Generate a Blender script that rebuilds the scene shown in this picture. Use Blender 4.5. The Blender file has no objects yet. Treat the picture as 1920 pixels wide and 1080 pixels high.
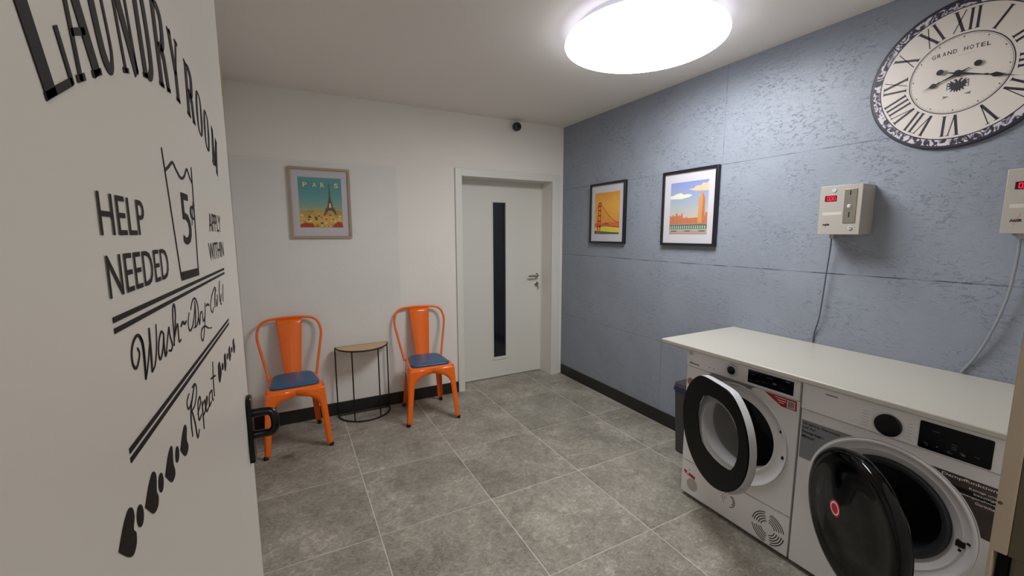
import bpy, bmesh, math, random
from mathutils import Vector, Matrix, Euler
random.seed(4)
scene = bpy.context.scene
COL = scene.collection
R = math.radians

# ------------------------------------------------------------------ camera
cam_data = bpy.data.cameras.new('camera')
cam = bpy.data.objects.new('camera', cam_data)
COL.objects.link(cam)
CAM_YAW, CAM_PITCH, CAM_ROLL = .4902, .1291, -.0016
cam.location = (-2.5651, -3.6747, 1.5174)
cam.rotation_mode = 'XYZ'
fwd = Vector((math.sin(CAM_YAW) * math.cos(CAM_PITCH), math.cos(CAM_YAW) * math.cos(CAM_PITCH), -math.sin(CAM_PITCH)))
rgt = Vector((math.cos(CAM_YAW), -math.sin(CAM_YAW), 0))
upv = rgt.cross(fwd)
r2 = rgt * math.cos(CAM_ROLL) + upv * math.sin(CAM_ROLL)
u2 = -rgt * math.sin(CAM_ROLL) + upv * math.cos(CAM_ROLL)
cam.rotation_euler = Matrix((r2, u2, -fwd)).transposed().to_euler()
cam_data.sensor_width = 36
cam_data.lens = 782.697 * 36 / 1920
cam_data.clip_start = .01
scene.camera = cam

# ------------------------------------------------------------------ world, exposure
world = bpy.data.worlds.new('world')
scene.world = world
world.use_nodes = True
world.node_tree.nodes['Background'].inputs[0].default_value = (1, .95, .88, 1)
world.node_tree.nodes['Background'].inputs[1].default_value = .10
scene.view_settings.view_transform = 'Standard'
scene.view_settings.look = 'None'
scene.view_settings.gamma = 1
scene.view_settings.use_curve_mapping = False
scene.view_settings.exposure = 0.0
LAMP_STRENGTH = 22.5
# unseen fill light, added under the passage ceiling to brighten the room
pl_data = bpy.data.lights.new('passage_fill_light', 'AREA'); pl_data.shape = 'DISK'; pl_data.size = .4
pl_data.energy = 20; pl_data.color = (1, .93, .84)
pl_obj = bpy.data.objects.new('passage_fill_light', pl_data); COL.objects.link(pl_obj)
pl_obj.location = (-2.2, -4.75, 2.57)

# ------------------------------------------------------------------ dimensions
H = 2.593          # ceiling height
XL = -2.905        # left wall
YN = -3.54         # near wall, inner face
SCRIPT_STROKES = [([(-3.2921, 1.437), (-3.289, 1.4319), (-3.2948, 1.4259), (-3.3006, 1.4242), (-3.3051, 1.4288), (-3.3051, 1.4361), (-3.3002, 1.4422), (-3.2919, 1.4454), (-3.285, 1.4442), (-3.2799, 1.4374), (-3.2797, 1.4256), (-3.2818, 1.4102)], 0.0016), ([(-3.285, 1.4442), (-3.2799, 1.4374), (-3.2797, 1.4256), (-3.2818, 1.4102)], 0.0028), ([(-3.2818, 1.4102), (-3.2732, 1.4188), (-3.2638, 1.4326)], 0.0012), ([(-3.2605, 1.4452), (-3.2618, 1.4332), (-3.2631, 1.4211), (-3.2647, 1.4107)], 0.0028), ([(-3.2647, 1.4107), (-3.2548, 1.4147), (-3.246, 1.4273), (-3.2409, 1.4445)], 0.0012), ([(-3.2217, 1.4323), (-3.2288, 1.4355), (-3.2392, 1.4278), (-3.2425, 1.4188), (-3.2383, 1.4144), (-3.2286, 1.4209), (-3.2217, 1.4323)], 0.0016), ([(-3.2215, 1.4328), (-3.2239, 1.422), (-3.2233, 1.4133), (-3.2172, 1.4152)], 0.002), ([(-3.2194, 1.4151), (-3.2033, 1.4337), (-3.2019, 1.4263), (-3.1973, 1.4168), (-3.203, 1.4128), (-3.2106, 1.4147)], 0.0017), ([(-3.1925, 1.4144), (-3.1838, 1.4248), (-3.1752, 1.4394), (-3.1742, 1.4498), (-3.1804, 1.4496), (-3.1852, 1.4399), (-3.1875, 1.4256), (-3.1906, 1.414)], 0.0018), ([(-3.1877, 1.4207), (-3.1705, 1.4309), (-3.1702, 1.4219), (-3.1707, 1.4137), (-3.1623, 1.4137)], 0.0018), ([(-3.1578, 1.4259), (-3.1477, 1.4286), (-3.1401, 1.4254), (-3.1313, 1.4268)], 0.0022), ([(-3.1138, 1.4329), (-3.1239, 1.4234), (-3.1198, 1.4138), (-3.1024, 1.4164), (-3.0853, 1.4296), (-3.0789, 1.4407)], 0.0014), ([(-3.1049, 1.4343), (-3.0915, 1.4425), (-3.076, 1.4433), (-3.065, 1.4341), (-3.0665, 1.4203), (-3.0805, 1.4121), (-3.0971, 1.4124)], 0.0016), ([(-3.0789, 1.4407), (-3.0811, 1.4259), (-3.09, 1.4117)], 0.0024), ([(-3.0658, 1.4186), (-3.0636, 1.4101), (-3.0527, 1.4211), (-3.0398, 1.4222)], 0.0018), ([(-3.039, 1.4204), (-3.0393, 1.4098), (-3.0245, 1.413), (-3.0155, 1.4292)], 0.0018), ([(-3.0185, 1.4237), (-3.0321, 1.4027), (-3.0514, 1.3878), (-3.0612, 1.394), (-3.0526, 1.4018), (-3.03, 1.4014), (-3.0092, 1.3947), (-2.9822, 1.3897)], 0.0016), ([(-3.0103, 1.4245), (-2.9972, 1.4246), (-2.9864, 1.4216)], 0.0022), ([(-2.9539, 1.4137), (-2.9665, 1.4083), (-2.977, 1.4173), (-2.9618, 1.4296), (-2.9285, 1.4395), (-2.9172, 1.4334)], 0.0016), ([(-2.9203, 1.4386), (-2.9355, 1.4242), (-2.9407, 1.4116)], 0.003), ([(-2.9239, 1.4226), (-2.9234, 1.4109), (-2.9094, 1.4206), (-2.9133, 1.4271)], 0.002), ([(-2.8753, 1.4438), (-2.8883, 1.4279), (-2.8896, 1.4128)], 0.003), ([(-2.8695, 1.4215), (-2.8823, 1.4108), (-2.8748, 1.4066)], 0.003), ([(-2.8406, 1.435), (-2.8512, 1.4191), (-2.8542, 1.4078)], 0.003), ([(-3.153, 1.3544), (-3.1659, 1.3497), (-3.1598, 1.3405), (-3.1367, 1.3463)], 0.0015), ([(-3.1252, 1.355), (-3.1496, 1.339), (-3.1565, 1.3251), (-3.1567, 1.3091)], 0.0026), ([(-3.1368, 1.3555), (-3.1217, 1.3546), (-3.1165, 1.3454), (-3.1319, 1.3348), (-3.1499, 1.3339)], 0.0017), ([(-3.148, 1.3331), (-3.1403, 1.3184), (-3.1346, 1.2987), (-3.1225, 1.3022)], 0.0024), ([(-3.1233, 1.3202), (-3.1028, 1.3265), (-3.1045, 1.3336), (-3.1173, 1.3293), (-3.1196, 1.3124), (-3.1035, 1.3124)], 0.002), ([(-3.0953, 1.325), (-3.096, 1.3081), (-3.0976, 1.2922)], 0.003), ([(-3.0942, 1.3193), (-3.0792, 1.32), (-3.0809, 1.3089), (-3.0951, 1.3072)], 0.002), ([(-3.0771, 1.3102), (-3.0623, 1.3144), (-3.0643, 1.3193), (-3.0746, 1.3147), (-3.073, 1.3039), (-3.0569, 1.3039)], 0.0022), ([(-3.0295, 1.3157), (-3.0467, 1.3159), (-3.0535, 1.3041), (-3.0367, 1.3036)], 0.0024), ([(-3.0258, 1.316), (-3.0286, 1.3051), (-3.0226, 1.2999)], 0.003), ([(-3.0018, 1.3469), (-3.0106, 1.3229), (-3.0122, 1.3016)], 0.0034), ([(-3.0277, 1.3307), (-2.9906, 1.324)], 0.002)]
HEART_SHAPES = [[(-3.3666, 1.331), (-3.3575, 1.3389), (-3.3478, 1.3442), (-3.3417, 1.3441), (-3.3376, 1.34), (-3.3371, 1.3343), (-3.341, 1.3285), (-3.3374, 1.3237), (-3.339, 1.3171), (-3.3454, 1.314), (-3.3516, 1.3166), (-3.3592, 1.3234)], [(-3.3154, 1.3278), (-3.3041, 1.3368), (-3.294, 1.3415), (-3.2887, 1.3404), (-3.285, 1.3349), (-3.2882, 1.3242), (-3.2854, 1.3191), (-3.2878, 1.3133), (-3.2943, 1.312), (-3.3005, 1.3138), (-3.3078, 1.3205)], [(-3.2625, 1.3226), (-3.2496, 1.3331), (-3.2391, 1.3368), (-3.2344, 1.3336), (-3.2369, 1.3208), (-3.2339, 1.3132), (-3.2361, 1.3083), (-3.2456, 1.3081), (-3.254, 1.3145)], [(-3.2091, 1.3194), (-3.1949, 1.3302), (-3.1837, 1.3335), (-3.1786, 1.3275), (-3.1831, 1.3182), (-3.1791, 1.3096), (-3.1851, 1.3057), (-3.1931, 1.3057), (-3.2016, 1.3119)], [(-2.962, 1.3302), (-2.9478, 1.3318), (-2.9423, 1.3229), (-2.9371, 1.313), (-2.9512, 1.3057), (-2.9613, 1.304), (-2.9679, 1.3142)], [(-2.8999, 1.3284), (-2.8843, 1.3282), (-2.8829, 1.3185), (-2.8837, 1.3097), (-2.8994, 1.3025), (-2.9056, 1.3124)], [(-2.8443, 1.3251), (-2.8253, 1.3262), (-2.826, 1.3167), (-2.8222, 1.3092), (-2.8393, 1.303), (-2.8469, 1.3133)], [(-2.7843, 1.3244), (-2.7654, 1.3263), (-2.7631, 1.3154), (-2.7579, 1.3079), (-2.7753, 1.2998), (-2.7847, 1.3104)], [(-3.3206, 1.3248), (-3.322, 1.3225), (-3.3241, 1.3212), (-3.3265, 1.321), (-3.3289, 1.3219), (-3.3309, 1.3239), (-3.3322, 1.3265), (-3.3326, 1.3294), (-3.3321, 1.3322), (-3.3307, 1.3344), (-3.3287, 1.3358), (-3.3263, 1.3361), (-3.3239, 1.3353), (-3.3219, 1.3334), (-3.3205, 1.3307), (-3.32, 1.3277)], [(-3.2694, 1.3208), (-3.2709, 1.3185), (-3.2731, 1.317), (-3.2756, 1.3166), (-3.278, 1.3174), (-3.2799, 1.3192), (-3.2811, 1.3216), (-3.2815, 1.3245), (-3.2808, 1.3272), (-3.2794, 1.3295), (-3.2773, 1.331), (-3.2748, 1.3315), (-3.2724, 1.3308), (-3.2704, 1.3291), (-3.2691, 1.3266), (-3.2687, 1.3237)], [(-3.2157, 1.3184), (-3.2173, 1.3161), (-3.2194, 1.3146), (-3.2219, 1.3142), (-3.2242, 1.3147), (-3.2261, 1.3163), (-3.2272, 1.3185), (-3.2274, 1.3212), (-3.2267, 1.3238), (-3.2252, 1.3261), (-3.2231, 1.3276), (-3.2207, 1.3282), (-3.2184, 1.3276), (-3.2164, 1.3261), (-3.2152, 1.3238), (-3.215, 1.3211)], [(-2.9141, 1.3148), (-2.916, 1.3131), (-2.9189, 1.3121), (-2.9223, 1.3118), (-2.9256, 1.3123), (-2.9285, 1.3136), (-2.9304, 1.3154), (-2.9311, 1.3175), (-2.9305, 1.3195), (-2.9286, 1.3212), (-2.9258, 1.3223), (-2.9225, 1.3226), (-2.9191, 1.3221), (-2.9162, 1.3208), (-2.9142, 1.319), (-2.9135, 1.3169)], [(-2.8567, 1.3159), (-2.8586, 1.3143), (-2.8612, 1.3132), (-2.8643, 1.3128), (-2.8673, 1.3132), (-2.8698, 1.3143), (-2.8714, 1.3159), (-2.8718, 1.3178), (-2.8711, 1.3197), (-2.8693, 1.3214), (-2.8667, 1.3225), (-2.8637, 1.3229), (-2.8607, 1.3225), (-2.8582, 1.3215), (-2.8565, 1.3198), (-2.856, 1.3179)], [(-2.797, 1.3122), (-2.7989, 1.3107), (-2.8018, 1.3097), (-2.8052, 1.3095), (-2.8086, 1.31), (-2.8115, 1.3111), (-2.8135, 1.3127), (-2.8142, 1.3146), (-2.8136, 1.3164), (-2.8118, 1.3178), (-2.8089, 1.3188), (-2.8056, 1.3191), (-2.8021, 1.3186), (-2.7991, 1.3175), (-2.7971, 1.3159), (-2.7964, 1.314)]]
TUB_STROKES = [([(-3.1601, 1.5986), (-3.1332, 1.4732)], 0.0028), ([(-3.1328, 1.474), (-3.0369, 1.4717)], 0.009), ([(-3.0207, 1.5994), (-3.0392, 1.4708)], 0.0035), ([(-3.1544, 1.5786), (-3.1395, 1.5838), (-3.1205, 1.5908), (-3.1061, 1.5849), (-3.088, 1.579), (-3.0698, 1.5821), (-3.0495, 1.5933), (-3.0374, 1.5858), (-3.0254, 1.58)], 0.003)]
DRYER_WINDOW = [(-0.0854, 0.1452), (-0.1145, 0.0966), (-0.1224, 0.0272), (-0.1053, -0.0427), (-0.0754, -0.0939), (-0.0255, -0.1157), (0.0302, -0.1265), (0.0862, -0.1269), (0.1345, -0.1197), (0.1609, -0.1092), (0.181, -0.0819), (0.1956, -0.0431), (0.2037, 0.0015), (0.1997, 0.0564), (0.1841, 0.1006), (0.1583, 0.1332), (0.1215, 0.1545), (0.0761, 0.1683), (0.0211, 0.1718), (-0.0406, 0.1658)]


# ------------------------------------------------------------------ materials
def new_mat(name):
    m = bpy.data.materials.new(name)
    m.use_nodes = True
    nt = m.node_tree
    b = nt.nodes['Principled BSDF']
    return m, nt, b

def srgb(h):
    c = [int(h[i:i + 2], 16) / 255 for i in (0, 2, 4)]
    return tuple([x / 12.92 if x <= .04045 else ((x + .055) / 1.055) ** 2.4 for x in c] + [1])

def simple(name, col, rough=.5, metal=0, spec=.5, noise=0, nscale=30, bump=0, bscale=200, coat=0, stretch=None):
    m, nt, b = new_mat(name)
    N, L = nt.nodes, nt.links
    c = srgb(col) if isinstance(col, str) else col
    b.inputs['Base Color'].default_value = c
    b.inputs['Roughness'].default_value = rough
    b.inputs['Metallic'].default_value = metal
    b.inputs['Specular IOR Level'].default_value = spec
    b.inputs['Coat Weight'].default_value = coat
    tc = N.new('ShaderNodeTexCoord')
    src = tc.outputs['Object']
    if stretch:
        mp = N.new('ShaderNodeMapping'); mp.inputs['Scale'].default_value = stretch
        L.new(src, mp.inputs['Vector']); src = mp.outputs['Vector']
    if noise:
        n = N.new('ShaderNodeTexNoise'); n.inputs['Scale'].default_value = nscale; n.inputs['Detail'].default_value = 4
        L.new(src, n.inputs['Vector'])
        mx = N.new('ShaderNodeMix'); mx.data_type = 'RGBA'
        mx.inputs['A'].default_value = tuple(x * (1 - noise) for x in c[:3]) + (1,)
        mx.inputs['B'].default_value = tuple(min(1, x * (1 + noise)) for x in c[:3]) + (1,)
        L.new(n.outputs['Fac'], mx.inputs['Factor']); L.new(mx.outputs['Result'], b.inputs['Base Color'])
    if bump:
        n = N.new('ShaderNodeTexNoise'); n.inputs['Scale'].default_value = bscale; n.inputs['Detail'].default_value = 3
        L.new(src, n.inputs['Vector'])
        bp = N.new('ShaderNodeBump'); bp.inputs['Strength'].default_value = bump; bp.inputs['Distance'].default_value = .002
        L.new(n.outputs['Fac'], bp.inputs['Height']); L.new(bp.outputs['Normal'], b.inputs['Normal'])
    return m

def emit(name, col, s):
    m, nt, b = new_mat(name)
    b.inputs['Base Color'].default_value = srgb(col)
    b.inputs['Emission Color'].default_value = srgb(col)
    b.inputs['Emission Strength'].default_value = s
    return m

class NB:
    """tiny node builder"""
    def __init__(s, nt): s.N, s.L = nt.nodes, nt.links
    def _in(s, sock, v):
        if hasattr(v, 'is_output') or isinstance(v, bpy.types.NodeSocket): s.L.new(v, sock)
        else: sock.default_value = v
    def math(s, op, a, b=None, c=None, clamp=False):
        n = s.N.new('ShaderNodeMath'); n.operation = op; n.use_clamp = clamp
        s._in(n.inputs[0], a)
        if b is not None: s._in(n.inputs[1], b)
        if c is not None: s._in(n.inputs[2], c)
        return n.outputs[0]
    def noise(s, vec, scale, detail=3, rough=.5, dist=0):
        n = s.N.new('ShaderNodeTexNoise'); s.L.new(vec, n.inputs['Vector'])
        n.inputs['Scale'].default_value = scale; n.inputs['Detail'].default_value = detail
        n.inputs['Roughness'].default_value = rough; n.inputs['Distortion'].default_value = dist
        return n.outputs['Fac']
    def voro(s, vec, scale, feature='F1'):
        n = s.N.new('ShaderNodeTexVoronoi'); n.feature = feature; s.L.new(vec, n.inputs['Vector'])
        n.inputs['Scale'].default_value = scale
        return n
    def mapping(s, vec, scale=(1, 1, 1), rot=(0, 0, 0), loc=(0, 0, 0)):
        n = s.N.new('ShaderNodeMapping'); s.L.new(vec, n.inputs['Vector'])
        n.inputs['Scale'].default_value = scale; n.inputs['Rotation'].default_value = rot; n.inputs['Location'].default_value = loc
        return n.outputs[0]
    def ramp(s, fac, stops):
        n = s.N.new('ShaderNodeValToRGB'); s.L.new(fac, n.inputs[0])
        e = n.color_ramp.elements
        while len(e) < len(stops): e.new(.5)
        for k, (p, c) in enumerate(stops): e[k].position = p; e[k].color = c
        return n.outputs[0]
    def mix(s, fac, a, b):
        n = s.N.new('ShaderNodeMix'); n.data_type = 'RGBA'
        s._in(n.inputs['Factor'], fac); s._in(n.inputs['A'], a); s._in(n.inputs['B'], b)
        return n.outputs['Result']
    def pos(s):
        g = s.N.new('ShaderNodeNewGeometry'); x = s.N.new('ShaderNodeSeparateXYZ')
        s.L.new(g.outputs['Position'], x.inputs[0])
        return g.outputs['Position'], x.outputs[0], x.outputs[1], x.outputs[2]
    def bump(s, h, strength, dist, prev=None):
        n = s.N.new('ShaderNodeBump'); s.L.new(h, n.inputs['Height'])
        n.inputs['Strength'].default_value = strength; n.inputs['Distance'].default_value = dist
        if prev: s.L.new(prev, n.inputs['Normal'])
        return n.outputs['Normal']
    def line(s, co, at, w):
        """1 within w of at"""
        d = s.math('ABSOLUTE', s.math('SUBTRACT', co, at))
        return s.math('LESS_THAN', d, w)

def mat_plaster(name, col, patches=.04, bump=.25):
    m, nt, b = new_mat(name); n = NB(nt)
    p, x, y, z = n.pos()
    c = srgb(col)
    f = n.noise(p, 1.6, 3)
    f2 = n.ramp(f, [(.35, (0, 0, 0, 1)), (.7, (1, 1, 1, 1))])
    colr = n.mix(f2, tuple(v * (1 - patches) for v in c[:3]) + (1,), c)
    nt.links.new(colr, b.inputs['Base Color'])
    h = n.noise(p, 28, 5, .6)
    nt.links.new(n.bump(h, bump, .004), b.inputs['Normal'])
    b.inputs['Roughness'].default_value = .75
    b.inputs['Specular IOR Level'].default_value = .25
    return m

def mat_osb():
    m, nt, b = new_mat('blue_painted_board'); n = NB(nt)
    p, x, y, z = n.pos()
    c = srgb('8e949f')
    # strands: stretched cells turned three ways
    sa = n.voro(n.mapping(p, (1, 22, 75), (.25, 0, 0)), 1.0)
    sb = n.voro(n.mapping(p, (1, 60, 26), (-.5, 0, 0), (3, 1, 7)), 1.0)
    sc = n.voro(n.mapping(p, (1, 18, 55), (-.35, 0, 0), (1, 5, 2)), 1.0)
    def cellh(v):
        s_ = n.N.new('ShaderNodeSeparateColor'); n.L.new(v.outputs['Color'], s_.inputs[0]); return s_.outputs[0]
    hsum = n.math('ADD', n.math('MULTIPLY', cellh(sa), .55), n.math('ADD', n.math('MULTIPLY', cellh(sb), .25), n.math('MULTIPLY', cellh(sc), .35)))
    clump = n.noise(p, 3.0, 3)
    amt = n.ramp(clump, [(.35, (.15, .15, .15, 1)), (.75, (1, 1, 1, 1))])
    hh = n.math('MULTIPLY', hsum, amt)
    # pits between strands
    pit = n.noise(n.mapping(p, (1, 15, 30), (.25, 0, 0)), 2.2, 4, .7, 1.0)
    pitm = n.ramp(pit, [(.565, (0, 0, 0, 1)), (.63, (1, 1, 1, 1))])
    pitm = n.math('MULTIPLY', pitm, n.ramp(n.noise(p, 5.0, 3, .6), [(.40, (.12, .12, .12, 1)), (.62, (1, 1, 1, 1))]))
    # board joints
    j = n.line(z, 1.968, .0022)
    wob = n.math('MULTIPLY', n.math('SUBTRACT', n.noise(p, 1.1, 1), .5), .02)
    zz = n.math('ADD', z, n.math('MULTIPLY', wob, .3))
    j = n.math('MAXIMUM', n.line(zz, 1.968, .0018), n.line(zz, 1.303, .003))
    j = n.math('MAXIMUM', j, n.line(zz, .668, .0018))
    v1 = n.math('MULTIPLY', n.line(y, -1.825, .0017), n.math('GREATER_THAN', z, 1.968))
    v2 = n.math('MULTIPLY', n.line(y, -1.385, .0017), n.math('LESS_THAN', z, .668))
    j = n.math('MAXIMUM', j, n.math('MAXIMUM', v1, v2))
    brk = n.ramp(n.noise(p, 9, 2), [(.42, (.25, .25, .25, 1)), (.6, (.8, .8, .8, 1))])
    jm = n.math('MULTIPLY', j, brk)
    big = n.noise(p, 2.3, 4, .6)
    col = n.mix(n.ramp(big, [(.3, (0, 0, 0, 1)), (.7, (1, 1, 1, 1))]), tuple(v * .93 for v in c[:3]) + (1,), tuple(v * 1.05 for v in c[:3]) + (1,))
    col = n.mix(n.math('MULTIPLY', hh, .22), col, srgb('6d7886'))
    col = n.mix(n.math('MULTIPLY', pitm, .26), col, srgb('4a5260'))
    col = n.mix(jm, col, srgb('353c48'))
    nt.links.new(col, b.inputs['Base Color'])
    nb_ = n.bump(n.math('SUBTRACT', hh, n.math('MULTIPLY', pitm, .6)), .9, .0032)
    nb_ = n.bump(n.noise(p, 60, 3), .3, .002, nb_)
    nt.links.new(nb_, b.inputs['Normal'])
    b.inputs['Roughness'].default_value = .45
    b.inputs['Specular IOR Level'].default_value = .32
    return m

def mat_floor():
    m, nt, b = new_mat('grey_stone_tile'); n = NB(nt)
    p, x, y, z = n.pos()
    tx = n.math('DIVIDE', n.math('ADD', x, 2.2427), .6206)
    ty = n.math('DIVIDE', n.math('ADD', y, 1.0347), .6158)
    fx, fy = n.math('FRACT', tx), n.math('FRACT', ty)
    ex = n.math('MINIMUM', fx, n.math('SUBTRACT', 1, fx)); ey = n.math('MINIMUM', fy, n.math('SUBTRACT', 1, fy))
    gx = n.math('LESS_THAN', ex, .0032); gy = n.math('LESS_THAN', ey, .0026)
    g = n.math('MAXIMUM', gx, gy)
    cx = n.math('FLOOR', tx); cy = n.math('FLOOR', ty)
    cmb = n.N.new('ShaderNodeCombineXYZ'); n.L.new(cx, cmb.inputs[0]); n.L.new(cy, cmb.inputs[1])
    wn = n.N.new('ShaderNodeTexWhiteNoise'); n.L.new(cmb.outputs[0], wn.inputs['Vector'])
    # shift the cloud pattern for each tile
    sh = n.N.new('ShaderNodeVectorMath'); sh.operation = 'SCALE'; n.L.new(wn.outputs['Color'], sh.inputs[0]); sh.inputs['Scale'].default_value = 9
    ad = n.N.new('ShaderNodeVectorMath'); ad.operation = 'ADD'; n.L.new(p, ad.inputs[0]); n.L.new(sh.outputs[0], ad.inputs[1])
    q = ad.outputs[0]
    a = n.noise(q, 3.2, 6, .62, .35)
    bb = n.noise(q, 24, 6, .75, 1.2)
    grain = n.noise(n.mapping(q, (1, 2.4, 1), (0, 0, .6)), 60, 4, .7, .8)
    f = n.math('ADD', n.math('MULTIPLY', a, .34), n.math('ADD', n.math('MULTIPLY', bb, .36), n.math('MULTIPLY', grain, .30)))
    col = n.ramp(f, [(.38, srgb('5c544c')), (.46, srgb('81796f')), (.535, srgb('9c9489')), (.62, srgb('c4bbb0'))])
    tint = n.math('MULTIPLY', n.math('SUBTRACT', wn.outputs['Value'], .5), .16)
    col = n.mix(n.math('MULTIPLY', n.noise(q, 1.7, 2), .3), col, srgb('979b8e'))
    hsv = n.N.new('ShaderNodeHueSaturation'); n.L.new(col, hsv.inputs['Color']); n.L.new(n.math('ADD', tint, 1.0), hsv.inputs['Value'])
    gsoft = n.math('MULTIPLY', g, n.math('MULTIPLY_ADD', n.noise(p, 7, 2), .8, .25))
    col = n.mix(gsoft, hsv.outputs[0], srgb('e6dfd2'))
    # dried stain near the left chair
    dx = n.math('DIVIDE', n.math('ADD', x, 2.66), .062); dy = n.math('DIVIDE', n.math('ADD', y, .57), .04)
    rr = n.math('SQRT', n.math('ADD', n.math('MULTIPLY', dx, dx), n.math('MULTIPLY', dy, dy)))
    rr = n.math('ADD', rr, n.math('MULTIPLY', n.math('SUBTRACT', n.noise(p, 40, 3), .5), 1.2))
    st = n.ramp(rr, [(.55, (.6, .6, .6, 1)), (1.15, (0, 0, 0, 1))])
    col = n.mix(st, col, srgb('3d3029'))
    nt.links.new(col, b.inputs['Base Color'])
    nt.links.new(n.bump(n.math('SUBTRACT', bb, n.math('MULTIPLY', g, .6)), .25, .002), b.inputs['Normal'])
    rgh = n.math('MULTIPLY_ADD', bb, .25, .42)
    nt.links.new(rgh, b.inputs['Roughness'])
    b.inputs['Specular IOR Level'].default_value = .4
    return m

M = {}
M['white_wall'] = mat_plaster('white_wall_paint', 'ebe6df')
M['panel'] = mat_plaster('greyish_panel_paint', 'e6e3de', .08, .35)
M['ceiling'] = mat_plaster('ceiling_paint', 'efe9e3', .02, .12)
M['blue'] = mat_osb()
M['floor'] = mat_floor()
M['black_base'] = simple('black_baseboard_lacquer', '1c1b1a', .45)
M['door_white'] = simple('white_door_lacquer', 'dcdad2', .38, noise=.02, nscale=3)
M['door_left'] = simple('white_sheet_steel_paint', 'd6d0c8', .34, noise=.02, nscale=4)
M['ink'] = simple('dark_brown_vinyl', '1a1211', .6, spec=.15)
M['black_plastic'] = simple('black_plastic', '060607', .25, spec=.3)
M['matte_black'] = simple('matte_black_metal', '0c0b0b', .5)
M['steel'] = simple('brushed_steel', 'b9b4aa', .28, 1, noise=.06, nscale=80, stretch=(1, 1, 12))
M['orange'] = simple('orange_powder_coat', 'f36b0d', .27, noise=.03, nscale=14, bump=.04, bscale=400, coat=.2)
M['rubber'] = simple('black_rubber', '151414', .7)
M['cushion'] = simple('petrol_blue_leatherette', '255a80', .34, noise=.06, nscale=30, bump=.2, bscale=500)
M['wood_top'] = simple('light_wood_grain', 'c9a77c', .5, noise=.16, nscale=9, stretch=(3, 22, 3))
M['frame_oak'] = simple('pale_oak_frame', 'a8937c', .5, noise=.12, nscale=30, stretch=(6, 6, 1))
M['frame_black'] = simple('black_frame_lacquer', '17181f', .35)
M['mat_board'] = simple('white_passepartout', 'c3bfc4', .7)
M['counter'] = simple('cream_white_worktop', 'b4b0a6', .33, noise=.015, nscale=2, bump=.05, bscale=60)
M['appliance'] = simple('white_enamel', 'e6e3e3', .3, coat=.2)
M['appliance_grey'] = simple('light_grey_plastic', 'b7b6b8', .35)
M['dark_grey'] = simple('dark_grey_plastic', '4b4c50', .35)
M['display'] = simple('black_glass_display', '05070d', .15, spec=.2)
M['display_mark'] = simple('display_marks', '5a6272', .4)
M['gloss_black'] = simple('glossy_black_door', '030304', .08, spec=.28)
M['ring_black'] = simple('satin_black_ring', '030303', .38, spec=.12)
M['silver'] = simple('silver_trim', 'c4c5c8', .35, .1)
M['drum'] = simple('drum_steel', '8c8d90', .35, 1, noise=.15, nscale=60)
M['gasket'] = simple('dark_rubber_gasket', '2b2e33', .5)
M['red'] = simple('red_sticker', 'b01722', .4)
M['white_ink'] = simple('white_print', 'e6e2e0', .5)
M['grey_ink'] = simple('grey_print', '6d6a6e', .5)
M['pink_ink'] = simple('pale_red_print', 'c98f8c', .5)
M['sticker_grey'] = simple('grey_sticker', '85868a', .4, noise=.05, nscale=10)
M['sticker_photo'] = simple('dark_photo_sticker', '453a38', .35, noise=.5, nscale=14)
M['box_beige'] = simple('cream_enamel_box', 'ada69e', .4)
M['label_strip'] = simple('pale_label_strip', 'c4bfb6', .5)
M['cable'] = simple('grey_cable', '8d9096', .4)
M['cable_dark'] = simple('thin_dark_grey_cable', '4a525c', .4)
M['led'] = emit('red_led_digits', 'ff1030', 2.2)
M['led_back'] = simple('dark_red_window', '3a0409', .2)
M['clock_face'] = simple('clock_cream', 'd8cfc8', .5, noise=.05, nscale=7)
M['clock_ink'] = simple('clock_violet_black', '211c2b', .45)
M['clock_black'] = simple('clock_hand_black', '0a090a', .4)
M['bin'] = simple('dark_grey_bin_plastic', '3c3b3c', .45)
M['bin_bag'] = simple('blue_bin_bag', '1d2450', .4)
M['jamb'] = simple('beige_painted_steel_frame', 'a39787', .45, noise=.08, nscale=25, bump=.15, bscale=60)
M['jamb_dark'] = simple('dark_olive_frame', '4c4636', .6, noise=.1, nscale=25)
M['void'] = simple('dark_void', '060606', .9)
M['yellow'] = simple('yellowed_tape', '8e8048', .6)
M['lamp_base'] = simple('lamp_base_white', 'e6e6ea', .4)

def mat_lamp():
    m, nt, b = new_mat('opal_diffuser')
    b.inputs['Base Color'].default_value = (.9, .9, .92, 1)
    b.inputs['Emission Color'].default_value = (.97, .985, 1, 1)
    b.inputs['Emission Strength'].default_value = LAMP_STRENGTH
    b.inputs['Roughness'].default_value = .5
    return m
M['lamp'] = mat_lamp()
M['lamp_rim'] = emit('dim_diffuser_rim', 'eef0ff', 1.4)

def mat_glass(name, tint, rough=.05):
    m, nt, b = new_mat(name)
    b.inputs['Base Color'].default_value = tint
    b.inputs['Roughness'].default_value = rough
    b.inputs['Transmission Weight'].default_value = 1
    b.inputs['IOR'].default_value = 1.45
    return m
M['glass'] = mat_glass('smoky_window_glass', (.82, .83, .85, 1))
M['dark_glass'] = simple('dark_frosted_glass', '141820', .12, coat=.4)

def mat_gradient(name, axis, lo, hi, stops, nz=0):
    m, nt, b = new_mat(name); n = NB(nt)
    p, x, y, z = n.pos()
    co = {'y': y, 'z': z}[axis]
    mr = n.N.new('ShaderNodeMapRange'); n.L.new(co, mr.inputs[0]); mr.inputs[1].default_value = lo; mr.inputs[2].default_value = hi
    f = mr.outputs[0]
    if nz: f = n.math('ADD', f, n.math('MULTIPLY', n.math('SUBTRACT', n.noise(p, 25, 3), .5), nz))
    nt.links.new(n.ramp(f, [(s, srgb(c)) for s, c in stops]), b.inputs['Base Color'])
    b.inputs['Roughness'].default_value = .6
    return m

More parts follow.
